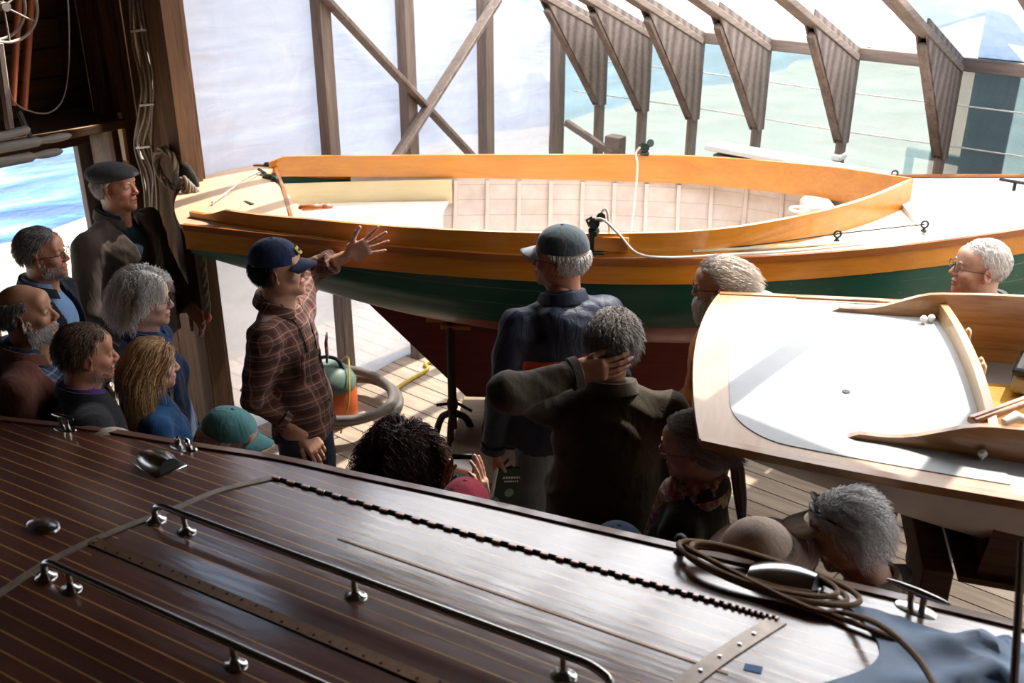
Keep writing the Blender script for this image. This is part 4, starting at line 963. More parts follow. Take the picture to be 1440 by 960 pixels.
# launch supports
for i, x in enumerate((-1.8, 1.6)):
    q = LM @ Vector((x, -.8, -1.17)); zt = q.z - .04; e = empty('boat_cradle', (q.x, q.y, 0), .12, ['timber cradle under the after end of the varnished launch', 'timber cradle under the forward end of the varnished launch'][i], 'cradle')
    b = MB(); b.box((0, 0, zt / 2), (.2, .8, zt), bev=.01); b.build('block', M['timber'], e)
# ------------------------------------------------------------------ distance-field modelling for people
class Field:
    def __init__(s, lo, hi, h):
        s.lo = np.asarray(lo, float); s.h = h; s.n = np.ceil((np.asarray(hi, float) - s.lo) / h).astype(int) + 1
        s.v = np.full(s.n, .2, np.float32)
    def sub(s, lo, hi, pad):
        a = np.clip(np.floor((np.asarray(lo) - pad - s.lo) / s.h).astype(int), 0, s.n); c = np.clip(np.ceil((np.asarray(hi) + pad - s.lo) / s.h).astype(int) + 1, 0, s.n)
        if np.any(c - a < 1): return None, None
        sl = tuple(slice(x, y) for x, y in zip(a, c))
        ax_ = [s.lo[i] + s.h * np.arange(a[i], c[i]) for i in range(3)]
        X = np.stack(np.meshgrid(*ax_, indexing='ij'), -1)
        return sl, X
    def put(s, fn, lo, hi, k=.01, op='add', pad=None):
        pad = (k + 2.5 * s.h + .004) if pad is None else pad
        sl, X = s.sub(lo, hi, pad)
        if sl is None: return
        d = fn(X); v = s.v[sl]
        if op == 'add':
            h = np.clip(.5 + .5 * (v - d) / k, 0, 1); s.v[sl] = v * (1 - h) + d * h - k * h * (1 - h)
        else:
            d = -d; h = np.clip(.5 - .5 * (v - d) / k, 0, 1); s.v[sl] = v * (1 - h) + d * h + k * h * (1 - h)
    def ell(s, c, r, R=None, k=.01, op='add'):
        c = np.asarray(c, float); r = np.asarray(r, float) * np.ones(3); m = max(r)
        def fn(X):
            q = X - c
            if R is not None: q = q @ R
            k0 = np.linalg.norm(q / r, axis=-1); k1 = np.linalg.norm(q / (r * r), axis=-1) + 1e-9
            return k0 * (k0 - 1) / k1
        s.put(fn, c - m, c + m, k, op)
    def cone(s, a, b, ra, rb, k=.01, op='add', flat=None, clip=None):
        """tapered capsule"""
        a = np.asarray(a, float); b = np.asarray(b, float); m = max(ra, rb)
        def fn(X):
            pa = X - a; ba = b - a; t = np.clip((pa @ ba) / (ba @ ba + 1e-12), 0, 1); q = pa - t[..., None] * ba
            if flat is not None:
                fv, fs = flat; fv = unit(fv); c_ = q @ fv; q = q + (fs - 1) * c_[..., None] * fv
            d = np.linalg.norm(q, axis=-1) - (ra + (rb - ra) * t)
            return d if clip is None else np.maximum(d, (X - clip[0]) @ clip[1])
        s.put(fn, np.minimum(a, b) - m, np.maximum(a, b) + m, k, op)
    def box(s, c, half, R=None, rd=.005, k=.01, op='add'):
        c = np.asarray(c, float); half = np.asarray(half, float) - rd; m = np.linalg.norm(half) + rd
        def fn(X):
            q = X - c
            if R is not None: q = q @ R
            d = np.abs(q) - half; return np.linalg.norm(np.maximum(d, 0), axis=-1) + np.minimum(d.max(-1), 0) - rd
        s.put(fn, c - m, c + m, k, op)
    def cut(s, p, n, k=.003, lo=None, hi=None):
        """remove the side the normal points to"""
        p = np.asarray(p, float); n = unit(n)
        lo = s.lo if lo is None else np.asarray(lo); hi = s.lo + s.h * s.n if hi is None else np.asarray(hi)
        sl, X = s.sub(lo, hi, 0)
        if sl is None: return
        s.v[sl] = np.maximum(s.v[sl], (X - p) @ n)
    def warp(s, fn, lo=None, hi=None):
        lo = s.lo if lo is None else lo; hi = s.lo + s.h * s.n if hi is None else hi
        sl, X = s.sub(lo, hi, 0); s.v[sl] += fn(X).astype(np.float32)
    def mesh(s):
        v = s.v; v[0] = v[-1] = .1; v[:, 0] = v[:, -1] = .1; v[:, :, 0] = v[:, :, -1] = .1
        ins = v < 0; n = v.shape; cn = tuple(x - 1 for x in n)
        cnt = np.zeros(cn, np.float32); acc = np.zeros(cn + (3,), np.float32)
        def S(o): return tuple(slice(o[i], n[i] - 1 + o[i]) for i in range(3))
        for a in range(3):
            o1, o2 = [x for x in range(3) if x != a]
            for i in (0, 1):
                for j in (0, 1):
                    A_ = [0, 0, 0]; A_[o1] = i; A_[o2] = j; B_ = list(A_); B_[a] = 1
                    va, vb = v[S(A_)], v[S(B_)]; m = (va < 0) != (vb < 0); idx = np.nonzero(m)
                    t = va[idx] / (va[idx] - vb[idx]); cnt[idx] += 1
                    for c_ in range(3): acc[idx + (np.full(len(t), c_),)] += A_[c_] + (t if c_ == a else 0)
        act = np.nonzero(cnt > 0); ids = np.full(cn, -1, np.int64); ids[act] = np.arange(len(act[0]))
        V = np.stack(act, 1) + acc[act] / cnt[act][:, None]; V = s.lo + V * s.h
        F = []
        for a in range(3):
            o1, o2 = [(1, 2), (2, 0), (0, 1)][a]
            sa = [slice(0, n[i]) for i in range(3)]; sb = list(sa); sa[a] = slice(0, n[a] - 1); sb[a] = slice(1, n[a])
            m = ins[tuple(sa)] != ins[tuple(sb)]; idx = np.array(np.nonzero(m))
            ok = np.ones(idx.shape[1], bool)
            for o in (o1, o2): ok &= (idx[o] > 0) & (idx[o] < n[o] - 1)
            idx = idx[:, ok]; q = []
            for d1, d2 in ((-1, -1), (0, -1), (0, 0), (-1, 0)):
                c_ = idx.copy(); c_[o1] += d1; c_[o2] += d2; q.append(ids[c_[0], c_[1], c_[2]])
            q = np.stack(q, 1); fl = ~ins[idx[0], idx[1], idx[2]]; q[fl] = q[fl][:, ::-1]; F.append(q)
        return V, np.concatenate(F)

def wrinkle(X, amp, seed=0, sc_=1.0, dirv=(.2, .1, 1.)):
    r = np.random.default_rng(abs(int(seed))); out = 0
    for i in range(4):
        k1 = unit(np.asarray(dirv) + r.normal(size=3) * .55) * sc_ * (26 + 16 * i); k2 = r.normal(size=3) * 5 * sc_; p = r.uniform(0, 6.28, 3)
        w = np.sin(X @ k1 + p[0] + 2.4 * np.sin(X @ k2 + p[1]))
        m = .5 + .5 * np.sin(X @ (r.normal(size=3) * 6) + p[2])
        out = out + (np.abs(w) * 2 - 1) * m / (1 + i * .7)
    return amp * .6 * out

SKIN = {}
def skin(kind):
    if kind not in SKIN:
        c = dict(fair=('#c99a80', '#b0604f'), ruddy=('#bd8468', '#a34b3a'), tan=('#b07e60', '#94503c'), pale=('#d3a994', '#b86a5c'))[kind]
        SKIN[kind] = mat_skin('skin ' + kind, srgb(c[0]), srgb(c[1]))
    return SKIN[kind]
M['eyewhite'] = mat_plain('eye', srgb('#d8d2ca'), .3, bump=0); M['iris'] = mat_plain('iris', srgb('#3b3026'), .3, bump=0)

def head_field(h=.0042, beard=0):
    F = Field((-.10, -.125, -.24), (.10, .135, .125), h)
    F.ell((0, -.012, .028), (.076, .097, .086), k=.02)
    F.ell((0, .026, -.035), (.060, .062, .078), k=.03)
    F.ell((0, .056, -.088), (.030, .028, .026), k=.03)
    F.ell((0, .070, -.106), (.018, .016, .015), k=.02)
    for s in (-1, 1):
        F.ell((s * .048, .01, -.066), (.016, .028, .022), k=.03); F.ell((s * .040, .060, -.030), (.022, .020, .018), k=.02)
    F.cone((-.036, .074, .022), (.036, .074, .022), .011, .011, k=.016)
    F.ell((0, .062, .050), (.052, .03, .03), k=.025)
    F.cone((0, .084, .012), (0, .105, -.030), .007, .0115, k=.010)
    for s in (-1, 1): F.ell((s * .0125, .096, -.036), (.009, .011, .008), k=.007)
    for s in (-1, 1): F.ell((s * .031, .098, .002), (.019, .018, .012), k=.012, op='sub')
    for s in (-1, 1): F.ell((s * .031, .073, .001), (.0145, .0145, .0125), k=.005)
    F.ell((0, .084, -.064), (.024, .012, .0065), k=.006); F.ell((0, .082, -.077), (.019, .012, .007), k=.006)
    F.box((0, .098, -.0705), (.023, .012, .0012), rd=.001, k=.004, op='sub')
    for s in (-1, 1): F.cone((s * .022, .086, -.045), (s * .030, .074, -.075), .0015, .002, k=.006, op='sub')
    # ears
    for s in (-1, 1):
        R = rot('Z', s * -22) @ rot('X', -8)
        F.ell((s * .080, -.008, -.008), (.0075, .020, .033), R, k=.006); F.ell((s * .088, -.004, -.004), (.006, .012, .020), R, k=.005, op='sub')
        F.ell((s * .078, .002, -.034), (.007, .009, .010), k=.006)
    F.cone((0, -.028, -.05), (0, -.045, -.26), .056, .062, k=.03)
    F.cone((0, .012, -.13), (0, -.01, -.24), .028, .035, k=.03)
    return F
_HEAD = None
def head_mesh():
    global _HEAD
    if _HEAD is None: _HEAD = head_field().mesh()
    return _HEAD

def hand_mesh(curl=(.3, .3, .35, .4), thumb=(.5, .35), spread=.12, side=1, grip=1.0, h=.0032):
    """hand along +Z from wrist at origin, palm faces +Y, thumb toward side*X"""
    F = Field((-.12, -.06, -.09), (.12, .12, .23), h)
    F.cone((0, 0, -.08), (0, 0, .0), .027, .0255, k=.015, flat=((0, 1, 0), 1.22))
    F.box((0, 0, .048), (.040, .0135, .046), rd=.013, k=.02); F.ell((side * .028, .008, .030), (.020, .015, .032), rot('Y', side * -18), k=.018)
    L = [(.044, .027, .021), (.048, .031, .022), (.045, .028, .021), (.035, .021, .018)]; xs = [.030, .010, -.011, -.031]; zt = [.088, .094, .090, .080]; rr = [.0092, .0095, .009, .0080]
    for i in range(4):
        p = V3(side * xs[i], 0, zt[i]); sp = side * (1.5 - i) * spread; a = curl[i] * .5
        F.cone((side * xs[i] * .7, 0, .03), p, .010, rr[i] + .001, k=.012)
        for j in range(3):
            a += curl[i] * (1.0 if j else .4)
            d = V3(math.sin(sp) * math.cos(a), math.sin(a), math.cos(sp) * math.cos(a)); q = p + d * L[i][j]
            r0 = rr[i] * (1 - .08 * j); F.cone(p, q, r0, r0 * .90, k=.0035); p = q
    p = V3(side * .026, .006, .022); a1, c1 = thumb
    for j, (l_, r_) in enumerate([(.042, .0125), (.032, .0108), (.026, .0095)]):
        ang = a1 - .12 * j; d = unit(V3(side * math.sin(ang + .35 * (j == 0)), c1 * (.5 + .45 * j), math.cos(ang))); q = p + d * l_; F.cone(p, q, r_, r_ * .92, k=.006); p = q
    return F.mesh()

def xf(V, R, t): return V @ np.asarray(R).T + np.asarray(t)
def frame_from(zdir, ydir):
    z = unit(zdir); y = np.asarray(ydir, float); y = unit(y - z * (y @ z)); x = np.cross(y, z); return np.stack([x, y, z], 1)

def scalp_sdf(P, grow=0.):   # head frame
    q = P - V3(0, -.012, .028); r = V3(.078, .099, .088) + grow; k0 = np.linalg.norm(q / r, axis=-1); k1 = np.linalg.norm(q / (r * r), axis=-1) + 1e-9
    return k0 * (k0 - 1) / k1
def strands(n, mask, L, comb, grav=.0, curl=0., lift=.006, rad=.0009, seg=9, seed=1, body=None, stiff=.55, lvar=.3, vol=0., root_in=.004):
    """hair strands grown from the scalp: returns verts, faces, shade"""
    r = np.random.default_rng(seed); D = r.normal(size=(n * 6, 3)); D /= np.linalg.norm(D, axis=1)[:, None]; D = D[mask(D)][:n]
    n = len(D); c = V3(0, -.012, .028); R_ = V3(.078, .099, .088); P = c + D * R_ - D * root_in
    N = D / R_; N /= np.linalg.norm(N, axis=1)[:, None]
    Lk = L(D) if callable(L) else np.full(n, float(L)); Lk = Lk * (1 + lvar * r.uniform(-1, .4, n)); stp = (Lk / seg)[:, None]
    d = unit_rows(N * .6 + comb(P, D) * .8); ph = r.uniform(0, 6.28, (n, 2)); fr = r.uniform(.7, 1.3, n) * 2.2
    off = lift * r.uniform(.2, 1.2, n) + vol * r.uniform(0, 1, n)
    pts = [P.copy()]; base = P.copy()
    for j in range(seg):
        want = comb(base, D) + V3(0, 0, -1) * grav * (j + 1) / seg * 1.6 + r.normal(size=(n, 3)) * .10
        d = unit_rows(d * stiff + want * (1 - stiff)); base = base + d * stp
        sd = scalp_sdf(base) ; m = sd < off; g = unit_rows((base - c) / (R_ * R_)); base[m] += g[m] * (off[m] - sd[m])[:, None]
        if body is not None: base = body(base)
        q = base.copy()
        if curl:
            a = np.cross(d, g); a = unit_rows(a); t_ = (j + 1) * fr
            q = q + curl * (np.cos(t_ + ph[:, 0])[:, None] * a + np.sin(t_ + ph[:, 0])[:, None] * g * .8)
        pts.append(q)
    for j in range(1, len(pts)):      # hair stops short of the face
        q = pts[j]; m = (np.abs(q[:, 0]) < .066) & (q[:, 1] > .045 + .15 * np.abs(q[:, 0])) & (q[:, 2] < .052) & (q[:, 2] > -.16)
        q[m] = pts[j - 1][m] - V3(0, .0006, 0)
    P3 = np.stack(pts, 1)         # n, seg+1, 3
    T = np.gradient(P3, axis=1); T /= np.linalg.norm(T, axis=2)[..., None] + 1e-9
    u = np.cross(T, r.normal(size=(n, 1, 3))); u /= np.linalg.norm(u, axis=2)[..., None] + 1e-9; w_ = np.cross(T, u)
    k = np.linspace(0, 1, seg + 1); rr = rad * (1.0 - .75 * k ** 2)[None, :, None]
    ring = [P3 + rr * (math.cos(a) * u + math.sin(a) * w_) for a in (0, 2.094, 4.189)]
    V = np.stack(ring, 2).reshape(-1, 3); S_ = seg + 1; i0 = (np.arange(n)[:, None] * S_ + np.arange(seg)[None]).ravel() * 3
    F = np.concatenate([np.stack([i0 + a, i0 + (a + 1) % 3, i0 + 3 + (a + 1) % 3, i0 + 3 + a], 1) for a in range(3)])
    sh = np.repeat(r.uniform(0, 1, n) ** 1.2, S_ * 3); return V, F, sh
def unit_rows(a): return a / (np.linalg.norm(a, axis=-1, keepdims=True) + 1e-9)
def cap_shell(mask_fn, grow=.006, h=.006, amp=.003, seed=0, extra=None):
    """solid hair mass following the scalp, under the strands"""
    F = Field((-.13, -.16, -.30), (.13, .14, .16), h)
    F.ell((0, -.012, .028), (.077 + grow, .098 + grow, .087 + grow), k=.01)
    if extra: extra(F)
    sl, X = F.sub(F.lo, F.lo + F.h * F.n, 0)
    F.v[sl] = np.maximum(F.v[sl], mask_fn(X)); F.warp(lambda X: wrinkle(X, amp, seed, 2.5, (0, 1, .3)))
    return F.mesh()

def hair(kind, parent, mats, T, seed=1, dens=1.0, under=False):
    """T: function head frame -> person frame"""
    objs = []
    def add(V, F, sh): objs.append((V, np.asarray(F), sh))
    c = V3(0, -.012, .028)
    def hl(D):   # ordinary hair line, D unit directions
        x, y, z = D[..., 0], D[..., 1], D[..., 2]
        return (~under | (z < .12)) & (z > np.where(y > .45, .52, np.where(y > .0, -.02 + .35 * np.clip(y, 0, 1) , -.62)))
    n = int(2600 * dens)
    down = lambda P, D: np.stack([D[:, 0] * .25, D[:, 1] * .2 - .15, -np.ones(len(D))], 1)
    under = np.bool_(under); CS = cap_shell if not under else (lambda m, **k: cap_shell(lambda X: np.maximum(m(X), X[..., 2] - .045), **k))
    if kind in ('short', 'cropped', 'side', 'messy', 'wavy'):
        L = dict(short=.032, cropped=.016, side=.026, messy=.045, wavy=.085)[kind]
        comb = lambda P, D: unit_rows(np.stack([D[:, 0] * .5 + .1, -.35 - .0 * D[:, 1], -.9 * (1 - D[:, 2])], 1)) 
        if kind == 'side': mask = lambda D: hl(D) & (D[..., 2] < .45) & (D[..., 1] < .55)
        else: mask = hl
        add(*strands(n, mask, L, comb, .3, .004 if kind in ('messy', 'wavy') else .001, lift=.004 if kind == 'cropped' else .009, seed=seed, seg=5 if kind != 'wavy' else 9, rad=.0011, vol=.012 if kind in ('messy', 'wavy') else .003))
        V, F = CS(lambda X: -np.where(((hl(unit_rows(X - c))) & ((unit_rows(X - c)[..., 2] < .45) if kind == 'side' else True)), .03, -.03), grow=.0035 if kind != 'side' else .0015, amp=.001)
        add(V, F, np.full(len(V), .35))
    elif kind == 'bob':     # chin length grey bob
        comb = lambda P, D: unit_rows(np.stack([np.sign(D[:, 0] - .08) * np.where(P[:, 1] > .0, 1.5, .2), D[:, 1] * .5 - .35, -1.0 * np.ones(len(D))], 1))
        add(*strands(int(n * 1.5), hl, .115, comb, 1.0, .006, lift=.02, seed=seed, seg=8, rad=.0012, vol=.022))
        V, F = CS(lambda X: -np.where(((unit_rows(X - c)[..., 1] < .42) | (unit_rows(X - c)[..., 2] > .55)) & (X[..., 2] > -.075) , .03, -.03), grow=.017, amp=.004, extra=lambda F: F.ell((0, -.035, -.02), (.088, .078, .075), k=.03))
        add(V, F, np.full(len(V), .3))
    elif kind in ('long', 'blonde', 'longgrey'):
        L = .36 if kind != 'longgrey' else .24
        def body(P):   # keep the hair outside neck and shoulders
            q = P - V3(0, -.04, P[0, 2] * 0); rr = np.sqrt(P[:, 0] ** 2 + (P[:, 1] + .04) ** 2); lim = np.clip(.066 + np.clip(-.17 - P[:, 2], 0, .2) * 1.1, 0, .2); m = (P[:, 2] < -.05) & (rr < lim)
            P = P.copy(); s_ = (lim / (rr + 1e-6))[:, None]; P[m, 0:1] *= s_[m]; P[m, 1:2] = (P[m, 1:2] + .04) * s_[m] - .04; return P
        comb = lambda P, D: unit_rows(np.stack([D[:, 0] * .25, np.where(D[:, 1] > -.2, -.9, -.12) * (P[:, 2] > -.02), -.9 * np.ones(len(D))], 1))
        add(*strands(int(n * 1.7), hl, L, comb, 1.0, .003, lift=.010, seed=seed, seg=13, rad=.0013, vol=.014, body=body))
        def ex(F): F.cone((0, -.075, .0), (0, -.105, -.22), .062, .055, k=.03)
        V, F = CS(lambda X: -np.where(((unit_rows(X - c)[..., 1] < .25) | (unit_rows(X - c)[..., 2] > .55)) & ((X[..., 1] < .02) | (X[..., 2] > .0)), .03, -.03), grow=.007, amp=.003, extra=ex)
        add(V, F, np.full(len(V), .25))
    elif kind == 'curly':
        comb = lambda P, D: unit_rows(np.stack([np.sign(D[:, 0]) * np.where(P[:, 1] > .02, 1.3, .25), D[:, 1] * .5 - .2, -.85 + .3 * D[:, 2]], 1))
        hl2 = lambda D: D[..., 2] > np.where(D[..., 1] > .45, .5, -.7)
        add(*strands(int(n * 1.5), hl2, .36, comb, 1.3, .011, lift=.02, seed=seed, seg=22, rad=.0016, vol=.026, stiff=.5))
        V, F = CS(lambda X: -np.where((unit_rows(X - c)[..., 1] < .5) | (X[..., 2] > .06), .03, -.03), grow=.016, amp=.008, extra=lambda F: F.ell((0, -.05, -.07), (.095, .075, .10), k=.04))
        add(V, F, np.full(len(V), .1))
    elif kind == 'tail':     # swept back with a ponytail
        comb = lambda P, D: unit_rows(np.stack([-D[:, 0] * .35, -1.0 * np.ones(len(D)), -.45 * np.ones(len(D))], 1))
        add(*strands(int(n * 1.3), hl, .10, comb, .3, .003, lift=.009, seed=seed, seg=8, rad=.0012, vol=.009))
        V, F = CS(lambda X: -np.where(hl(unit_rows(X - c)), .03, -.03), grow=.006, amp=.002)
        add(V, F, np.full(len(V), .3))
        r = np.random.default_rng(seed + 5)
        pts = [V3(0, -.10, -.02), V3(0, -.145, -.07), V3(0, -.15, -.15), V3(0, -.15, -.24), V3(0, -.145, -.36)]
        for i in range(150):
            a = r.uniform(0, 6.28); q = math.sqrt(r.uniform(0, 1)) * .022; prof = [.3, 1, 1.1, .9, .35]
            b = MB(); b.tube(spline([p + V3(math.cos(a) * q * f, math.sin(a) * q * f, 0) for p, f in zip(pts, prof)], 12), .0016, 3)
            add(b.v[0], [f for f in b.f if len(f) == 4], np.full(len(b.v[0]), r.uniform(0, 1)))
    V = []; F = []; S_ = []; o = 0
    for v, f, s_ in objs: V.append(v); F.append(f + o); S_.append(s_); o += len(v)
    V = T(np.concatenate(V)); return mesh_obj('hair', V, np.concatenate(F).tolist(), mats, parent, True, shade=np.concatenate(S_))
def beard(parent, mat, T, L=.02, n=1100, seed=3, dens=1.):
    r = np.random.default_rng(seed); out = []
    V0, F0 = head_mesh(); z, y, x = V0[:, 2], V0[:, 1], V0[:, 0]
    m = (z < -.048) & (z > -.125) & (y > .004 + (-.06 - z) * -.1) & ~((np.abs(x) < .024) & (z > -.083) & (y > .07) & (z < -.058)) 
    m |= (np.abs(x) < .026) & (z < -.047) & (z > -.062) & (y > .08)
    m |= (z > -.06) & (z < -.01) & (np.abs(x) > .058) & (y > .004) & (y < .03)
    idx = np.nonzero(m)[0]; idx = r.choice(idx, int(n * dens)); P = V0[idx]; D = unit_rows(P - V3(0, .0, -.03)); V = []; F = []; S_ = []
    b = MB(); sh = []
    for p, d in zip(P, D):
        l_ = L * r.uniform(.5, 1.1); q = p + d * l_ * .5 + V3(0, 0, -l_ * .3); e_ = q + V3(0, 0, -l_ * .5) + r.normal(size=3) * .002
        k = b.n; b.tube([p - d * .002, q, e_], [.0011, .0010, .0004], 3, cap=False); sh += [r.uniform(0, 1)] * (b.n - k)
    return mesh_obj('beard', T(np.concatenate(b.v)), b.f, mat, parent, True, shade=np.array(sh))

def glasses(parent, mat, T):
    b = MB()
    for s in (-1, 1):
        b.tube([V3(s * .033 + .023 * math.cos(a) , .106 - .004 * abs(math.cos(a)), -.001 + .016 * math.sin(a)) for a in np.linspace(0, 6.283, 21)[:-1]], .0016, 6, closed=True)
        b.tube(spline([V3(s * .056, .102, .004), V3(s * .074, .07, .004), V3(s * .084, .01, .002), V3(s * .085, -.02, -.012)], 12), .0016, 6)
    b.tube([V3(-.010, .107, .003), V3(0, .109, .005), V3(.010, .107, .003)], .0015, 6)
    V = T(np.concatenate(b.v)); return mesh_obj('glasses', V, b.f, mat, parent, True)

def dome(c, r, z0, n=28, m=14, dent=None):
    A_ = []
    for i in range(m + 1):
        ph = (i / m) * math.pi / 2
        row = []
        for k in range(n):
            a = k * 2 * math.pi / n; p = V3(c[0] + r[0] * math.cos(a) * math.cos(ph), c[1] + r[1] * math.sin(a) * math.cos(ph), z0 + r[2] * math.sin(ph) ** .85)
            if dent: p = dent(p, a, ph)
            row.append(p)
        A_.append(row)
    return np.array(A_)
def ballcap(parent, mats, T, badge=None, tilt=-6, name='cap', back=None):
    R = rot('X', tilt); TT = lambda V: T(V @ R.T + V3(0, 0, .006))
    def dent(p, a, ph):
        p = p.copy(); k_ = 1 + .012 * math.cos(a * 6) * math.sin(ph * 2); p[0] *= k_; p[1] *= k_; return p
    e = None; A_ = dome((0, -.014), (.086, .106, .098), .030, dent=dent)
    b = MB(); b.grid(A_, wrap=True); b.add(A_[0] * V3(.97, .97, 1), [list(range(28))[::-1]])
    o = mesh_obj(name, TT(np.concatenate(b.v)), b.f, mats[0], parent, True)
    b = MB(); P = []
    for u in np.linspace(0, 1, 9):
        row = []
        for a in np.linspace(-1, 1, 15):
            x = a * .074 * (1 - .10 * u); y = .062 + .028 * (1 - a * a) + u * (.070 * (1 - .55 * a * a)); z = .034 - .016 * a * a * 1.4 - u * .018
            row.append((x, y, z))
        P.append(row)
    P = np.array(P); b.slab(P, P + V3(0, 0, .004)); mesh_obj('cap_brim', TT(np.concatenate(b.v)), b.f, mats[1], o, True)
    b = MB(); b.lathe([(.007, 0), (.006, .003), (.001, .005)], (0, -.014, .127), 12); mesh_obj('cap_button', TT(np.concatenate(b.v)), b.f, mats[0], o, True)
    if badge:
        b = MB(); P = np.array([[(x * .022, .092 - .0 + .006 * (1 - x * x) - zz * .020, .062 + zz * .028) for x in np.linspace(-1, 1, 7)] for zz in np.linspace(0, 1, 5)])
        b.slab(P + V3(0, .006, 0), P + V3(0, .002, 0)); mesh_obj('cap_badge', TT(np.concatenate(b.v)), b.f, badge, o, True)
        b = MB(); 
        for x in (-.009, 0, .009): b.box((x, .1015 - .008, .077), (.004, .003, .012), rot('X', 34), .001)
        mesh_obj('badge_mark', TT(np.concatenate(b.v)), b.f, mats[0], o, True)
    if back:   # opening strap and small line of lettering at the back
        b = MB()
        for k, a in enumerate(np.linspace(-.55, .55, 17)):
            if k % 4 == 3: continue
            b.box((.0865 * math.sin(a), -.014 - .107 * math.cos(a), .046 + .001 * (k % 2)), (.004, .002, .005 + .002 * (k % 3 == 0)), rot('Z', -math.degrees(a) * 0 + 0), .0005)
        mesh_obj('cap_lettering', TT(np.concatenate(b.v)), b.f, back, o, True)
    return o
def flatcap(parent, mat, T):
    F = Field((-.13, -.16, -.02), (.13, .17, .15), .005)
    F.ell((0, -.02, .065), (.098, .122, .055), rot('X', -4), k=.02); F.ell((0, .055, .062), (.083, .070, .030), rot('X', -12), k=.03)
    F.cone((-.03, .112, .045), (.03, .112, .045), .009, .009, k=.025); F.cut((0, 0, .036), V3(0, .08, -1))
    F.warp(lambda X: wrinkle(X, .0018, 4, 1.0, (1, .2, 0))); V, f = F.mesh(); return mesh_obj('flat_cap', T(V @ rot('X', 2).T), f.tolist(), mat, parent, True)
def buckethat(parent, mat, T):
    A_ = dome((0, -.012), (.087, .106, .092), .028, n=36); P = []
    for i, u in enumerate(np.linspace(1, 0, 7)):
        P.append([V3(math.cos(a) * (.087 + .075 * u), -.012 + math.sin(a) * (.106 + .075 * u), .028 - .045 * u ** 1.1 + .004 * math.sin(3 * a + 1) * u) for a in np.linspace(0, 2 * math.pi, 37)[:-1]])
    P = np.array(P); b = MB(); b.grid(np.concatenate([P, A_[1:]]), wrap=True); o = mesh_obj('hat', T(np.concatenate(b.v)), b.f, mat, parent, True)
    b = MB()
    for u in np.linspace(.15, .98, 7): b.tube([V3(math.cos(a) * (.088 + .075 * u), -.012 + math.sin(a) * (.107 + .075 * u), .0295 - .045 * u ** 1.1 + .004 * math.sin(3 * a + 1) * u) for a in np.linspace(0, 2 * math.pi, 37)[:-1]], .0012, 5, closed=True)
    mesh_obj('brim_stitching', T(np.concatenate(b.v)), b.f, mat, o, True)
    for s in (-1, 1):
        for k in (-.02, .02): b = MB(); b.lathe([(.005, 0), (.005, .002), (.001, .003)], (0, 0, 0), 10, rot('Y', s * 80)); b.v = [b.v[0] + V3(s * .0855, k - .01, .055)]; mesh_obj('eyelet', T(b.v[0]), b.f, M['black'], o, True)
    return o

def limb_IK(S, W, l1, l2, hint):
    S, W, hint = np.asarray(S, float), np.asarray(W, float), np.asarray(hint, float); d = W - S; L = np.linalg.norm(d)
    if L > (l1 + l2) * .995: W = S + d * (l1 + l2) * .995 / L; d = W - S; L = np.linalg.norm(d)
    a = (l1 * l1 - l2 * l2 + L * L) / (2 * L); h_ = math.sqrt(max(0, l1 * l1 - a * a)); u = d / L; p = hint - u * (hint @ u)
    return S + u * a + unit(p) * h_, W

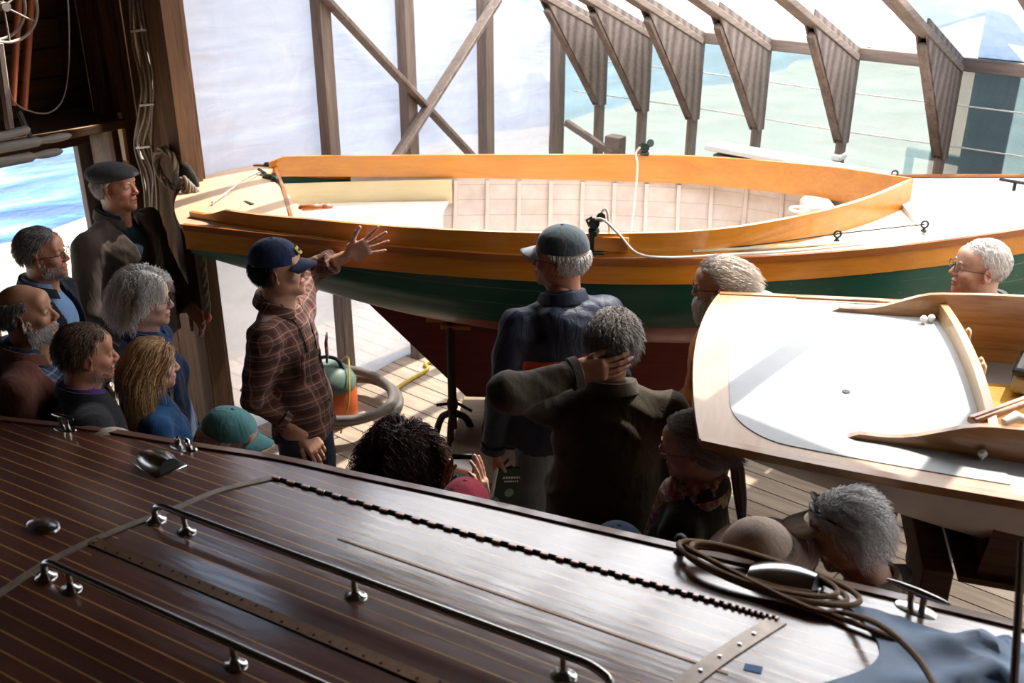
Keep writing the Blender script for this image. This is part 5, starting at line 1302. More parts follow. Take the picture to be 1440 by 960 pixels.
def person(loc, face, label, top='jacket', size=1.0, skin_k='fair', hair_k=None, hair_m=None, head=(0, 0, 0), lean=(0, 0), wr=None, wl=None, hr=None, hl=None, er=(.4, -.5, -.6), el=(-.4, -.5, -.6),
           topmat=None, legmat=None, shirtmat=None, sleeve=1.0, bulk=1.0, girth=1.0, collar=True, cap=None, brd=None, gls=None, extra=None, zoff=0., wrk=.006, vest=None, wide=1.0, fem=False, hood=False, eyes=True, group=None, hem=None, seat=0., openf=None, narrow=1.0):
    """face: world angle (deg) the body faces; local frame: +Y forward, +X to the person's right"""
    rz = math.radians(face - 90); e = empty('person', (loc[0], loc[1], zoff - seat), rz, label, 'person', group); S = size; fz = seat / size
    lx, ly = math.tan(math.radians(lean[0])), math.tan(math.radians(lean[1]))
    def ln_(p): p = np.array(p, float); k = max(0, p[2] - .95); p[0] += lx * k; p[1] += ly * k; return p
    sw = .185 * wide
    hip = V3(0, 0, .93); chest = ln_((0, 0, 1.24)); nb = ln_((0, -.015, 1.47)); SR, SL = ln_((sw, -.01, 1.385)), ln_((-sw, -.01, 1.385))
    hc_ = ln_((0, .025, 1.635))
    WR = np.asarray(wr if wr is not None else (sw + .085, .06, .80), float); WL = np.asarray(wl if wl is not None else (-sw - .085, .06, .80), float)
    ER, WR = limb_IK(SR, WR, .295, .265, er); EL, WL = limb_IK(SL, WL, .295, .265, el)
    HR = rot('Z', -head[0]) @ rot('X', head[1]) @ rot('Y', head[2])     # yaw(+ = to the right), pitch(+ = up), roll
    T = lambda V: (xf(V, HR, hc_)) * S
    # ---- body
    V1, F1 = head_mesh(); x, y, z = V1.T; sh = np.zeros(len(V1))
    sh += 1.0 * np.exp(-((x / .024) ** 4 + ((z + .0705) / .012) ** 4)) * (y > .078); sh += .30 * np.exp(-((x / .02) ** 2 + ((z + .03) / .018) ** 2)) * (y > .09); sh += .35 * (np.abs(x) > .075); sh += .22 * np.exp(-(((np.abs(x) - .043) / .02) ** 2 + ((z + .035) / .02) ** 2)) * (y > .04)
    Vs = [xf(V1, HR, hc_)]; Fs = [F1]; Sh = [np.clip(sh, 0, 1)]; n0 = len(V1)
    Fb = Field(np.minimum.reduce([WR, WL, SR, SL, V3(-.25, -.25, -.0)]) - .12, np.maximum.reduce([WR, WL, SR, SL, V3(.25, .50, 1.5)]) + .12, .016)
    Fb.cone(ln_((0, -.01, 1.28)), nb + V3(0, 0, .02), .085 * wide, .055, k=.05, flat=((0, 1, 0), 1.1)); Fb.cone(SR, SL, .045, .045, k=.04); Fb.ell(chest, (.135 * wide, .10, .17), k=.05); Fb.ell((0, .0, 1.0), (.13, .10, .15), k=.06)
    for W_, E_, S_ in ((WR, ER, SR), (WL, EL, SL)): Fb.cone(S_, E_, .044, .037, k=.03); Fb.cone(E_, W_, .037, .026, k=.02)
    KN = V3(0, .01, .50) if not seat else V3(0, .42, .90); AN = V3(0, -.01, .08) if not seat else V3(0, .40, fz + .08)
    for s in (-1, 1): q_ = V3(s * .10, 0, 0); Fb.cone((s * .09, 0, .90), q_ + KN, .075, .05, k=.04); Fb.cone(q_ + KN, q_ + AN, .048, .035, k=.02); Fb.ell(q_ + AN + V3(0, .06, -.035), (.04, .11, .035), k=.03)
    Vb, Fcb = Fb.mesh(); Vs.append(Vb); Fs.append(Fcb + n0); Sh.append(np.zeros(len(Vb))); n0 += len(Vb)
    for side, W_, E_, hd in ((1, WR, ER, hr), (-1, WL, EL, hl)):
        if hd is False: continue
        hd = hd or {}
        zd = hd.get('dir', unit(W_ - E_) + V3(0, 0, 0)); pd = hd.get('palm', (-side, .1, 0))
        Vh, Fh = hand_mesh(hd.get('curl', (.35, .4, .45, .5)), hd.get('thumb', (.35, .4)), hd.get('spread', .06), -1 * side * -1 if False else hd.get('ts', side))
        Rm = frame_from(zd, pd)
        Vs.append(xf(Vh, Rm, W_)); Fs.append(Fh + n0); Sh.append(np.clip((Vh[:, 2] - .1) * 5, 0, .35)); n0 += len(Vh)
    mesh_obj('body', np.concatenate(Vs) * S, np.concatenate(Fs).tolist(), skin(skin_k), e, True, shade=np.concatenate(Sh))
    if eyes:
        for s in (-1, 1):
            b = MB(); b.lathe([(.001, .0125), (.006, .011), (.010, .0075), (.0115, .003), (.0115, 0)][::-1], (0, 0, 0), 14, rot('X', -90)); b.v[-1] = b.v[-1] * V3(1, 1, .5) + V3(s * .031, .0762, .0)
            ey = mesh_obj('eye', T(np.concatenate(b.v)), b.f, M['eyewhite'], e, True)
            b = MB(); b.lathe([(.0052, 0), (.004, .0012), (.001, .0016)], (0, 0, 0), 12, rot('X', -90)); b.v[-1] = b.v[-1] + V3(s * .031, .0882, .001)
            mesh_obj('iris', T(np.concatenate(b.v)), b.f, M['iris'], ey, True)
            if hair_m:
                b = MB(); b.tube(spline([(s * .015, .090, .0205), (s * .03, .0905, .0245), (s * .047, .078, .019)], 8), [.002, .003, .0032, .0035, .0032, .003, .002, .001], 6)
                mesh_obj('eyebrow', T(np.concatenate(b.v)), b.f, hair_m, e, True, shade=np.full(b.n, .3))
    # ---- trousers and shoes
    g = girth
    if legmat is not None:
        Fl = Field((-.3, -.26, .04), (.3, .26 if not seat else .58, 1.08), .013)
        Fl.ell((0, 0, .93), (.158 * g, .125 * g, .12), k=.05)
        for s in (-1, 1): q_ = V3(s * .105, 0, 0); Fl.cone((s * .085, 0, .90), q_ + KN, .098 * min(g, 1.1), .075, k=.05); Fl.cone(q_ + KN, q_ + AN + V3(0, 0, .01), .073, .062, k=.03)
        Fl.cut((0, 0, fz + .085), (0, 0, -1)); Fl.cut((0, 0, (hem if hem is not None else .86) + .05), (0, 0, 1)); Fl.warp(lambda X: wrinkle(X, .006, int(loc[0] * 90) + 3, .8, (.2, .3, 1))); Vl, fl = Fl.mesh(); mesh_obj('trousers', Vl * S, fl.tolist(), legmat, e, True)
        for s in (-1, 1):
            Fs_ = Field((s * .105 - .07, -.12, -.01), (s * .105 + .07, .24, .13), .008); Fs_.ell((s * .105, .07, .04), (.048, .13, .045), k=.02); Fs_.cone((s * .105, -.03, .04), (s * .105, -.02, .10), .05, .05, k=.03); Fs_.cut((0, 0, .0), (0, 0, -1)); Vf, ff = Fs_.mesh(); Vf = Vf + V3(0, AN[1] + .01, fz); mesh_obj('shoe', Vf * S, ff.tolist(), M['shoe'], e, True)
    # ---- top garment
    if topmat is not None:
        gt = .015 * bulk; zh = hem if hem is not None else (.84 if top == 'jacket' else .88)
        lo = np.minimum.reduce([WR, WL, ER, EL, V3(-.32, -.26, zh - .04)]) - .11; hi = np.maximum.reduce([WR, WL, ER, EL, V3(.32, .26, 1.56)]) + .11
        Ft = Field(lo, hi, .0095); Cz = ln_((0, 0, 1.30))
        Ft.ell(ln_((0, -.005, 1.27)), (.165 * wide + gt, .118 * g + gt, .21), k=.05); Ft.ell(ln_((0, .0, 1.08)), (.158 * g + gt, .122 * g + gt, .20), k=.06)
        Ft.cone((0, .0, 1.0), (0, .0, zh - .05), .172 * g + gt, .185 * g + gt, k=.05, flat=((0, 1, 0), 1.25))
        Ft.cone(SR - V3(.03, 0, 0), ln_((.05, -.012, 1.43)), .048 + gt, .050 + gt, k=.04); Ft.cone(SL + V3(.03, 0, 0), ln_((-.05, -.012, 1.43)), .048 + gt, .050 + gt, k=.04); Ft.cone(ln_((0, -.015, 1.40)), nb + V3(0, 0, .02), .10, .066, k=.04)
        if fem:
            for s in (-1, 1): Ft.ell(ln_((s * .07, .09, 1.25)), (.065, .055, .065), k=.05)
        Ft.cut(nb + V3(0, .0, .045), V3(0, .35, 1), lo=nb - .2, hi=nb + .3)
        for W_, E_, S_ in ((WR, ER, SR), (WL, EL, SL)):
            if vest: Ft.cone(S_, S_ + (E_ - S_) * .12, .075 + gt, .072 + gt, k=.05); continue
            q = E_ + (W_ - E_) * (1.0 if sleeve >= 1 else max(0, sleeve)); Ft.cone(S_, E_, .053 + gt, .046 + gt, k=.045)
            if sleeve > 0: Ft.cone(E_, q, .046 + gt, (.032 if sleeve >= 1 else .038) + gt, k=.03, clip=(q, unit(W_ - E_)))
        if hood: Ft.cone(ln_((-.07, -.095, 1.44)), ln_((.07, -.095, 1.44)), .05, .05, k=.03); Ft.ell(ln_((0, -.12, 1.39)), (.10, .055, .075), k=.03)
        Ft.cut((0, 0, zh), (0, 0, -1))
        if openf:
            z0_, a_ = openf; sl_, X_ = Ft.sub(ln_((-.2, .0, z0_)), ln_((.2, .25, 1.6)), .02); Xo = X_[..., 0] - lx * (X_[..., 2] - .95)
            Ft.v[sl_] = np.maximum(Ft.v[sl_], np.where(X_[..., 1] - ly * (X_[..., 2] - .95) > .02, np.clip((X_[..., 2] - z0_) * a_, 0, .075) - np.abs(Xo), -.2) * .9)
        Ft.warp(lambda X: wrinkle(X, wrk, int(loc[0] * 70 + loc[1] * 31), .62, (.4, .3, 1)) + wrinkle(X, wrk * .4, 7 + int(loc[1] * 50), 1.5, (1, .4, .5)))
        Vt, ft = Ft.mesh(); gname = {'jacket': 'jacket', 'shirt': 'shirt', 'sweater': 'sweater'}[top] if not vest else 'vest'; tm = mesh_obj(gname, Vt * S, ft.tolist(), topmat, e, True)
        if not vest:
            for W_, E_ in ((WR, ER), (WL, EL)):
                if sleeve <= 0: continue
                d_ = unit(W_ - E_); q = E_ + (W_ - E_) * sleeve; b = MB(); r_ = .036 + gt + (.016 * (1 - sleeve)); b.tube([q - d_ * .035, q - d_ * .03, q + d_ * .0, q + d_ * .004], [r_ - .004, r_ + .003, r_ + .003, r_ - .006], 20); b.v = [v * S for v in b.v]; b.build('cuff', topmat, tm)
        if collar:
            A_, B_ = [], []
            for a in np.linspace(-2.75, 2.75, 26):
                f_ = abs(a) / 2.75; r0 = .068; dx, dy = math.sin(a), -math.cos(a)
                p = nb + V3(dx * (r0 + .002), dy * (r0 + .004) + .004, .012 - .05 * f_ ** 2); A_.append([p, p + V3(dx * .002, dy * .002, .045 - .006 * f_), p + V3(dx * .018, dy * .018, .050 - .01 * f_), p + V3(dx * .034, dy * .034 , .012 - .012 * f_)])
            A_ = np.array(A_) * S; b = MB(); n_ = V3(0, 0, -.004); b.slab(A_, A_ * 1.0 + n_); b.build('collar', topmat, tm)
    if shirtmat is not None:    # garment under the jacket: sleeves and neckline
        Fu = Field(np.minimum.reduce([WR, WL, ER, EL, V3(-.3, -.2, 1.1)]) - .1, np.maximum.reduce([WR, WL, ER, EL, V3(.3, .22, 1.56)]) + .1, .011)
        Fu.cone(ln_((0, -.005, 1.36)), nb + V3(0, 0, .03), .095, .064, k=.04); Fu.cut(nb + V3(0, 0, .052), V3(0, .3, 1), lo=nb - .2, hi=nb + .3); Fu.cone(SR, SL, .046, .046, k=.05); Fu.ell(ln_((0, .0, 1.30)), (.14 * wide, .105 * g, .12), k=.04)
        if vest:
            for W_, E_, S_ in ((WR, ER, SR), (WL, EL, SL)): Fu.cone(S_, E_, .060, .052, k=.04); Fu.cone(E_, W_ - unit(W_ - E_) * .02, .052, .038, k=.02)
        Fu.warp(lambda X: wrinkle(X, .004, 11, .7)); Vu, fu = Fu.mesh(); mesh_obj('shirt', Vu * S, fu.tolist(), shirtmat, e, True)
        A_ = []
        for a in np.linspace(-2.6, 2.6, 24):
            f_ = abs(a) / 2.6; dx, dy = math.sin(a), -math.cos(a); p = nb + V3(dx * .062, dy * .064 + .006, .022 - .035 * f_ ** 2); A_.append([p, p + V3(dx * .002, dy * .002, .038), p + V3(dx * .014, dy * .014, .042), p + V3(dx * .024, dy * .024, .018)])
        b = MB(); A_ = np.array(A_) * S; b.slab(A_, A_ + V3(0, 0, -.003)); b.build('shirt_collar', shirtmat, e)
    if hair_k: hair(hair_k, e, hair_m, T, seed=int(abs(loc[0] * 100)) + 1, under=cap is not None)
    if cap: cap(e, T)
    if brd: beard(e, brd[0], T, brd[1], brd[2])
    if gls: glasses(e, gls, T)
    info = dict(e=e, T=T, nb=nb, WR=WR, WL=WL, ER=ER, EL=EL, S=S, hc=hc_, HR=HR, ln=ln_, SR=SR, SL=SL)
    if extra: extra(info)
    return info
# ------------------------------------------------------------------ the people
H_ = lambda a, b: mat_hair('hair ' + a, srgb(a), srgb(b))
hG = H_('#8f8780', '#e2dcd6'); hLG = H_('#c2bbb4', '#fbf7f2'); hDG = H_('#4a4340', '#b3aca5'); hBr = H_('#3d2a1f', '#8a6850'); hCu = H_('#1b120e', '#6a4a3a'); hBl = H_('#94683c', '#edca95'); hBlk = H_('#0c0a0a', '#2a211d'); hSi = H_('#8d8580', '#dcd6d0'); hBG = H_('#c4b4a2', '#fff6ea')
C_ = lambda n, c, **k: mat_cloth(n, srgb(c), **k)
M['shoe'] = mat_plain('shoe leather', srgb('#241d19'), .5)
def mat_plaid(name, base, dark, light, sc_=1.0):
    t = NT(name); x, y, z = t.sep(t.co()); u = t.math('ADD', t.math('MULTIPLY', x, 1.0), t.math('MULTIPLY', y, .7))
    def band(v, per, w, ph=0.): return t.math('LESS_THAN', t.math('FRACT', t.math('ADD', t.math('DIVIDE', v, per * sc_), ph)), w)
    col = t.mix(t.math('MULTIPLY', band(z, .105, .42), .55), base, dark); col = t.mix(t.math('MULTIPLY', band(u, .085, .42), .5), col, dark)
    col = t.mix(t.math('MULTIPLY', band(z, .105, .09, .3), .55), col, light); col = t.mix(t.math('MULTIPLY', band(u, .085, .10, .3), .5), col, light)
    col = t.mix(t.math('MULTIPLY', band(z, .105, .05, .6), .45), col, light); col = t.mix(t.math('MULTIPLY', band(u, .085, .05, .6), .45), col, light)
    n = t.noise(t.co(scale=(1, 1, .4)), 22, 3, .5, .8)
    return t.done(t.bsdf(col, .9, 0, t.bump(n, .35, .012), sheen=.1, spec=.2))
plaid = mat_plaid('brown plaid flannel', srgb('#6b443a'), srgb('#33201c'), srgb('#a38a7c'), .66); bplaid = mat_plaid('blue plaid', srgb('#4b5f7d'), srgb('#1d2638'), srgb('#a8b3c2'), .8)
def at_d(px, py, D):
    r = ray(px, py); k = D / (r @ fh); return CC + r * k
def spot(px, py, size, face, seat=0., lean=(0, 0), hz=0.):
    """standing place of a person whose head shows at px,py"""
    f = math.radians(face); fwd = V3(math.cos(f), math.sin(f), 0); rgt = V3(math.sin(f), -math.cos(f), 0); h = atz(px, py, 1.635 * size - seat + hz)
    k = (1.635 - .95) * size; off = fwd * (.025 * size + math.tan(math.radians(lean[1])) * k) + rgt * math.tan(math.radians(lean[0])) * k
    return h - off
def W2L(loc, face, size, seat, p):
    f = math.radians(face); fwd = V3(math.cos(f), math.sin(f), 0); rgt = V3(math.sin(f), -math.cos(f), 0); q = np.asarray(p) - V3(loc[0], loc[1], 0)
    return V3(q @ rgt, q @ fwd, q[2] + seat) / size
def D2L(face, d):
    f = math.radians(face); return V3(np.dot(d, V3(math.sin(f), -math.cos(f), 0)), np.dot(d, V3(math.cos(f), math.sin(f), 0)), d[2])
def P(px, py, face, label, size=1., seat=0., lean=(0, 0), **k):
    l = spot(px, py, size, face, seat, lean)
    return person((l[0], l[1]), face, label, size=size, seat=seat, lean=lean, **k)
jeans = C_('dark jeans', '#2c3542'); dark = C_('dark cloth', '#22211f'); khaki = C_('khaki cotton', '#8b7762'); grey = C_('grey trousers', '#4a4844')

# 1 man in the flat cap
P(163, 262, 18, 'tall person in a dark grey flat cap and brown jacket standing at the barn corner', 1.06, head=(-8, 4, 0), topmat=C_('brown jacket cloth', '#574a42', sheen=.1), legmat=C_('tan cords', '#8f7862'), shirtmat=C_('dark teal shirt', '#12303a'), hair_k='side', hair_m=hLG, skin_k='ruddy',
  girth=1.28, wide=1.2, openf=(1.12, .22), cap=lambda e, T: flatcap(e, C_('charcoal tweed', '#3d3b3c', weave=120, var=.4), T), wr=(.25, .20, .93), wl=(-.26, .16, .92), wrk=.011, hem=.84, bulk=1.4)
# 2 man with glasses
P(60, 356, 38, 'person with dark grey hair and glasses in pale blue denim shirt behind the bald visitor', 1.0, head=(-4, 2, 0), topmat=C_('navy waxed jacket', '#1a1f2c'), legmat=jeans, shirtmat=C_('light blue denim', '#7e9fc9'), hair_k='short', hair_m=hDG, brd=(hSi, .007, 900), gls=M['darkmetal'], skin_k='ruddy', openf=(.95, .5), girth=1.15)
# 3 bald man with beard
P(37, 440, 45, 'bald person with short grey beard in rust brown jacket at the left edge', 1.01, head=(-2, 6, 0), topmat=C_('rust brown canvas', '#75473a'), legmat=jeans, shirtmat=bplaid, hair_k='side', hair_m=hDG, brd=(hLG, .016, 1500), skin_k='tan', openf=(1.1, .35), girth=1.2, wrk=.009)
# 4 man in black vest
P(122, 497, 62, 'person with short brown hair in black vest over purple sleeves', .97, wide=.95, head=(-4, -4, 0), topmat=C_('black fleece', '#1b1b20'), vest=True, shirtmat=C_('purple knit', '#4e2c6c'), legmat=jeans, hair_k='short', hair_m=hBr, brd=(hDG, .007, 500), skin_k='ruddy', girth=1.0)
# 5 woman with grey bob
P(205, 420, 42, 'person with wavy silver chin length hair and glasses in dark blue jacket', .97, head=(-4, -2, 0), topmat=C_('blue jacket cloth', '#1a3560'), legmat=jeans, hair_k='bob', hair_m=hLG, gls=M['black'], skin_k='pale', fem=True, wide=.92)
# 6 blonde woman
def hairtie(i):
    b = MB(); b.tube([V3(.022 * math.cos(a), -.118 + .01 * math.sin(a), .02 + .016 * math.sin(a)) for a in np.linspace(0, 6.283, 13)[:-1]], .006, 8, closed=True); mesh_obj('hair_tie', i['T'](b.v[0]), b.f, M['black'], i['e'], True)
P(216, 512, 60, 'person with long dark blonde hair tied back and bright blue top', .87, head=(-6, -4, 0), topmat=C_('bright blue top', '#21507f'), legmat=jeans, hair_k='blonde', hair_m=hBl, skin_k='pale', fem=True, wide=.92, extra=hairtie)
# 7 hand at the left edge
lf = (-3.98, 1.50); hp_ = at_d(6, 592, 3.75)
person(lf, 60, 'person in black sleeves whose raised hand shows at the left edge', topmat=C_('black knit', '#151517'), legmat=jeans, hair_k='short', hair_m=hDG, wr=W2L(lf, 60, 1, 0, hp_), hr=dict(dir=D2L(60, -crt * .5 + cuz * .9), palm=D2L(60, fh)), er=(.6, -.3, -.8))
# 8 beige cap just showing above the deck edge
SEAT = .40
P(163, 640, 60, 'person in pale beige cap just showing above the deck behind the nearer cleat', .80, wide=.8, topmat=dark, legmat=jeans, hair_k='short', hair_m=hG, cap=lambda e, T: ballcap(e, (C_('pale beige cotton', '#b8a998'),) * 2, T))
# 9 teal cap
P(326, 618, 38, 'person in faded teal cap with long grey hair seated near the young man', 1.0, seat=SEAT, head=(0, -8, 0), topmat=dark, legmat=jeans, hair_k='longgrey', hair_m=hG, skin_k='pale', fem=True, wide=.9, cap=lambda e, T: ballcap(e, (C_('teal cotton', '#5f9496'),) * 2, T, back=M['white']))
# 10 young man
yF = 24; yl = spot(392, 378, 1.03, yF, lean=(4, -4)); yS = 1.03
def BWz(s, t, z): return BW(s, t, z)
wl_ = BW(.74, -.77, 1.60)
def yx(i):
    b = MB(); e = i['e']; nb = i['nb']
    b.tube(spline([nb + V3(-.06, .05, .03), nb + V3(-.05, .125, -.12), nb + V3(-.03, .15, -.3), nb + V3(.0, .15, -.45), nb + V3(.04, .125, -.12) * V3(1, 1, 1), nb + V3(.06, .05, .03)], 40), .003, 6); mesh_obj('lanyard', b.v[0] * i['S'], b.f, M['black'], e, True)
    for k, z in enumerate(np.linspace(-.12, -.52, 6)):
        b = MB(); b.lathe([(.006, 0), (.005, .002), (.001, .003)], (0, 0, 0), 10, rot('X', -90)); mesh_obj('button', (b.v[0] + i['ln'](V3(0, .140, 1.47 + z))) * i['S'], b.f, M['darkmetal'], e, True)
    for s in (-1, 1):
        b = MB(); b.box((0, 0, 0), (.095, .008, .10), rot('Z', -s * 22), .004); b.box((0, .003, .045), (.10, .008, .03), rot('Z', -s * 22), .004); mesh_obj('chest_pocket', (np.concatenate(b.v) + i['ln'](V3(s * .082, .128, 1.24))) * i['S'], b.f, plaid, e, True)
person((yl[0], yl[1]), yF, 'young person in navy cap and brown plaid shirt touching the green boat', top='shirt', size=yS, lean=(4, -4), head=(-16, 7, 0), topmat=plaid, legmat=C_('dark blue jeans', '#2b3846'), hair_k='short', hair_m=hBlk, skin_k='fair', sleeve=.62, bulk=.9, wide=.92, girth=.86, hem=.86,
       cap=lambda e, T: ballcap(e, (C_('navy cotton', '#1f2a49'), C_('navy brim', '#2a3350')), T, badge=C_('gold patch', '#b7a14c')),
       wl=W2L(yl, yF, yS, 0, wl_), hl=dict(dir=D2L(yF, unit(BW(1.0, 0, 0) - BW(0, 0, 0)) * .9 + cuz * .45), palm=D2L(yF, unit(BW(0, 1, 0) - BW(0, 0, 0))), curl=(.05, .05, .08, .12), spread=.20, thumb=(.75, .15)), el=D2L(yF, fh * 1.0 + cuz * .25),
       wr=W2L(yl, yF, yS, 0, at_d(428, 608, 3.98)), hr=dict(dir=D2L(yF, crt * .55 - cuz * .8 - fh * .2), palm=D2L(yF, -crt * .5 + fh * .7 - cuz * .3), curl=(.4, .45, .5, .55)), er=(.3, -.8, -.5), extra=yx, wrk=.010)
# 11 curly hair
P(564, 640, 118, 'person with big dark curly hair seen from behind beside the pink cap', 1.0, seat=SEAT, topmat=dark, legmat=jeans, hair_k='curly', hair_m=hCu, fem=True, wide=.9, head=(12, 0, 0))
# 12 pink cap with phone
pl_ = spot(655, 722, .98, 128, .36); ph = at_d(651, 668, float(np.dot(V3(pl_[0], pl_[1], 0), fh)) + .30)
person((pl_[0], pl_[1]), 128, 'person in coral pink cap holding up a phone to photograph the green boat', size=.98, seat=.36, topmat=dark, legmat=jeans, hair_k='short', hair_m=hBr, skin_k='pale', fem=True, wide=.88, cap=lambda e, T: ballcap(e, (C_('coral pink cotton', '#d9566b'),) * 2, T),
       wl=W2L(pl_, 128, .98, .36, ph - crt * .066 - cuz * .13 - fh * .02), hl=dict(dir=(.05, .15, 1), palm=(1, .3, 0), curl=(.12, .15, .2, .25), thumb=(.15, .7)), wr=W2L(pl_, 128, .98, .36, ph + crt * .078 - cuz * .12 - fh * .01), hr=dict(dir=(-.12, .15, 1), palm=(-1, .3, 0), curl=(.10, .12, .18, .25), thumb=(.15, .7)), el=(-.5, -.2, -1), er=(.5, -.2, -1))
pe = empty('smartphone', tuple(ph), CAZ, 'black smartphone held upright between two hands, the boat on its screen', 'phone'); pe.rotation_euler = (math.radians(-24), 0, CAZ)
b = MB(); b.box((0, 0, 0), (.076, .010, .156), bev=.004); b.build('case', M['darkmetal'], pe)
def mat_screen():
    t = NT('phone screen picture'); x, y, z = t.sep(t.co()); col = t.ramp(t.math('ADD', t.math('MULTIPLY', z, 7), t.math('ADD', .5, t.math('MULTIPLY', x, 2))), [(.0, srgb('#24313a')), (.3, srgb('#7d96aa')), (.5, srgb('#3a5a58')), (.62, srgb('#b0502c')), (.7, srgb('#e4dfd8')), (1., srgb('#402c28'))])
    n = t.N('ShaderNodeBsdfPrincipled'); n.inputs['Base Color'].default_value = (0, 0, 0, 1); n.inputs['Roughness'].default_value = .15; t.L(col, n.inputs['Emission Color']); n.inputs['Emission Strength'].default_value = .3; return t.done(n.outputs[0])
b = MB(); b.box((0, -.0052, -.004), (.068, .001, .125), bev=.0003); b.build('screen', mat_screen(), pe)
# 13 navy jacket
def mat_navy():
    t = NT('navy windbreaker'); c = t.co(); x, y, z = t.sep(c); n = t.noise(t.co(scale=(1, 1, .4)), 14, 4, .6, 1.0)
    zz = t.math('SUBTRACT', z, t.math('MULTIPLY', x, .12)); m = t.math('MULTIPLY', t.math('GREATER_THAN', zz, 1.325), t.math('LESS_THAN', zz, 1.372)); m = t.math('MULTIPLY', m, t.math('LESS_THAN', t.math('ABSOLUTE', x), .2))
    col = t.mix(t.ramp(n, [(.3, 0.), (.7, 1.)]), srgb('#171c2b'), srgb('#283149')); col = t.mix(m, col, srgb('#e2521f')); return t.done(t.bsdf(col, .55, 0, t.bump(n, .5, .02), spec=.4))
nv = mat_navy(); nl = spot(787, 362, 1.07, 150)
def nx(i):
    e = i['e']; b = MB(); b.tube(spline([i['nb'] + V3(.05, -.07, .02), i['nb'] + V3(.09, -.10, -.05)], 6), .002, 5); mesh_obj('hood_cord', b.v[0] * i['S'], b.f, M['white'], e, True)
ninfo = person((nl[0], nl[1]), 150, 'person in grey cap and navy windbreaker with orange back stripe holding a booklet', size=1.07, head=(-52, 3, 0), topmat=nv, legmat=C_('worn grey jeans', '#777c82'), hair_k='side', hair_m=hLG, skin_k='ruddy', gls=M['black'], hood=True, girth=1.2, wide=1.08, wrk=.010, hem=.86, extra=nx,
       cap=lambda e, T: ballcap(e, (C_('washed grey blue cotton', '#4d565c'), C_('pale cap brim', '#a9aeb0')), T), wl=(-.285, .02, .84), hl=dict(dir=(.1, .25, -1), palm=(1, .1, 0), curl=(.6, .7, .8, .8)), wr=(.27, .05, .82))
WLw = V3(nl[0], nl[1], 0); f_ = math.radians(150); q_ = ninfo['WL'] * 1.07
bk = WLw + V3(math.sin(f_), -math.cos(f_), 0) * (q_[0] + .06) + V3(math.cos(f_), math.sin(f_), 0) * (q_[1] - .03) + cuz * (q_[2] - .24)
be = empty('booklet', tuple(bk), CAZ + .25, 'dark green booklet with pale print held at the side of the navy windbreaker', 'booklet'); be.rotation_euler = (.05, math.radians(9), CAZ + .30)
b = MB(); b.box((0, 0, 0), (.15, .012, .30), bev=.003); b.build('cover', mat_plain('dark green cover', srgb('#22382b'), .4, bump=.05), be)
b = MB(); b.box((.0745, 0, 0), (.003, .010, .295), bev=.001); b.box((-.076, 0, 0), (.012, .014, .30), bev=.002); b.build('pages', M['white'], be)
for z, w_, h_ in [(.10, .09, .012), (.08, .07, .008), (-.06, .07, .005), (-.072, .08, .005), (-.084, .06, .005)]:
    b = MB()
    for k in range(7): b.box((-w_ / 2 + w_ * (k + .5) / 7, -.0068, z), (w_ / 10, .001, h_), bev=.0003)
    b.build('print_line', M['white'], be)
b = MB(); b.lathe([(.022, 0), (.022, .001), (.018, .0012)], (0, -.0062, .02), 20, rot('X', 90)); b.build('emblem', mat_plain('pale green print', srgb('#7f9a7c'), .5, bump=0), be)
# 14 hand on head
P(862, 481, 124, 'person in dark olive canvas jacket seen from behind with left hand on head', 1.02, topmat=C_('dark olive canvas', '#463c2e'), legmat=C_('olive trousers', '#4a4133'), hair_k='messy', hair_m=hDG, skin_k='tan', girth=1.22, wide=1.16, wrk=.012, bulk=1.3, hem=.76, head=(2, -3, 4),
  wl=(-.115, -.115, 1.58), hl=dict(dir=(.97, -.04, .18), palm=(0, 1, .05), curl=(.22, .26, .28, .30), spread=.07, thumb=(.35, .3)), el=(-1, -.15, -.5))
# 15 blue cap
P(868, 786, 150, 'person in faded blue cap just showing above the launch edge', .98, seat=SEAT, topmat=dark, legmat=jeans, hair_k='short', hair_m=hG, wide=.9, cap=lambda e, T: ballcap(e, (C_('faded blue cotton', '#56657f'),) * 2, T))
# 16 bearded man
def hoodx(i):
    F = Field((-.2, -.24, 1.3), (.2, .1, 1.62), .009); F.ell((0, -.10, 1.53), (.09, .06, .06), k=.03); F.ell((-.04, -.17, 1.55), (.09, .06, .08), k=.03); F.warp(lambda X: wrinkle(X, .006, 5, .9)); V, f = F.mesh(); mesh_obj('pale_hood', V * i['S'], f.tolist(), C_('cream fleece', '#d9d2c8'), i['e'], True)
P(1010, 400, 212, 'person with white beard, tied back grey hair and orange shirt between the two sailing boats', .99, head=(-2, -6, 0), topmat=C_('orange shirt', '#cf7a1c'), legmat=grey, hair_k='tail', hair_m=hBG, brd=(hLG, .05, 1500), gls=M['darkmetal'], skin_k='fair', extra=hoodx, wr=(.19, .14, .95), wl=(-.19, .14, .95))
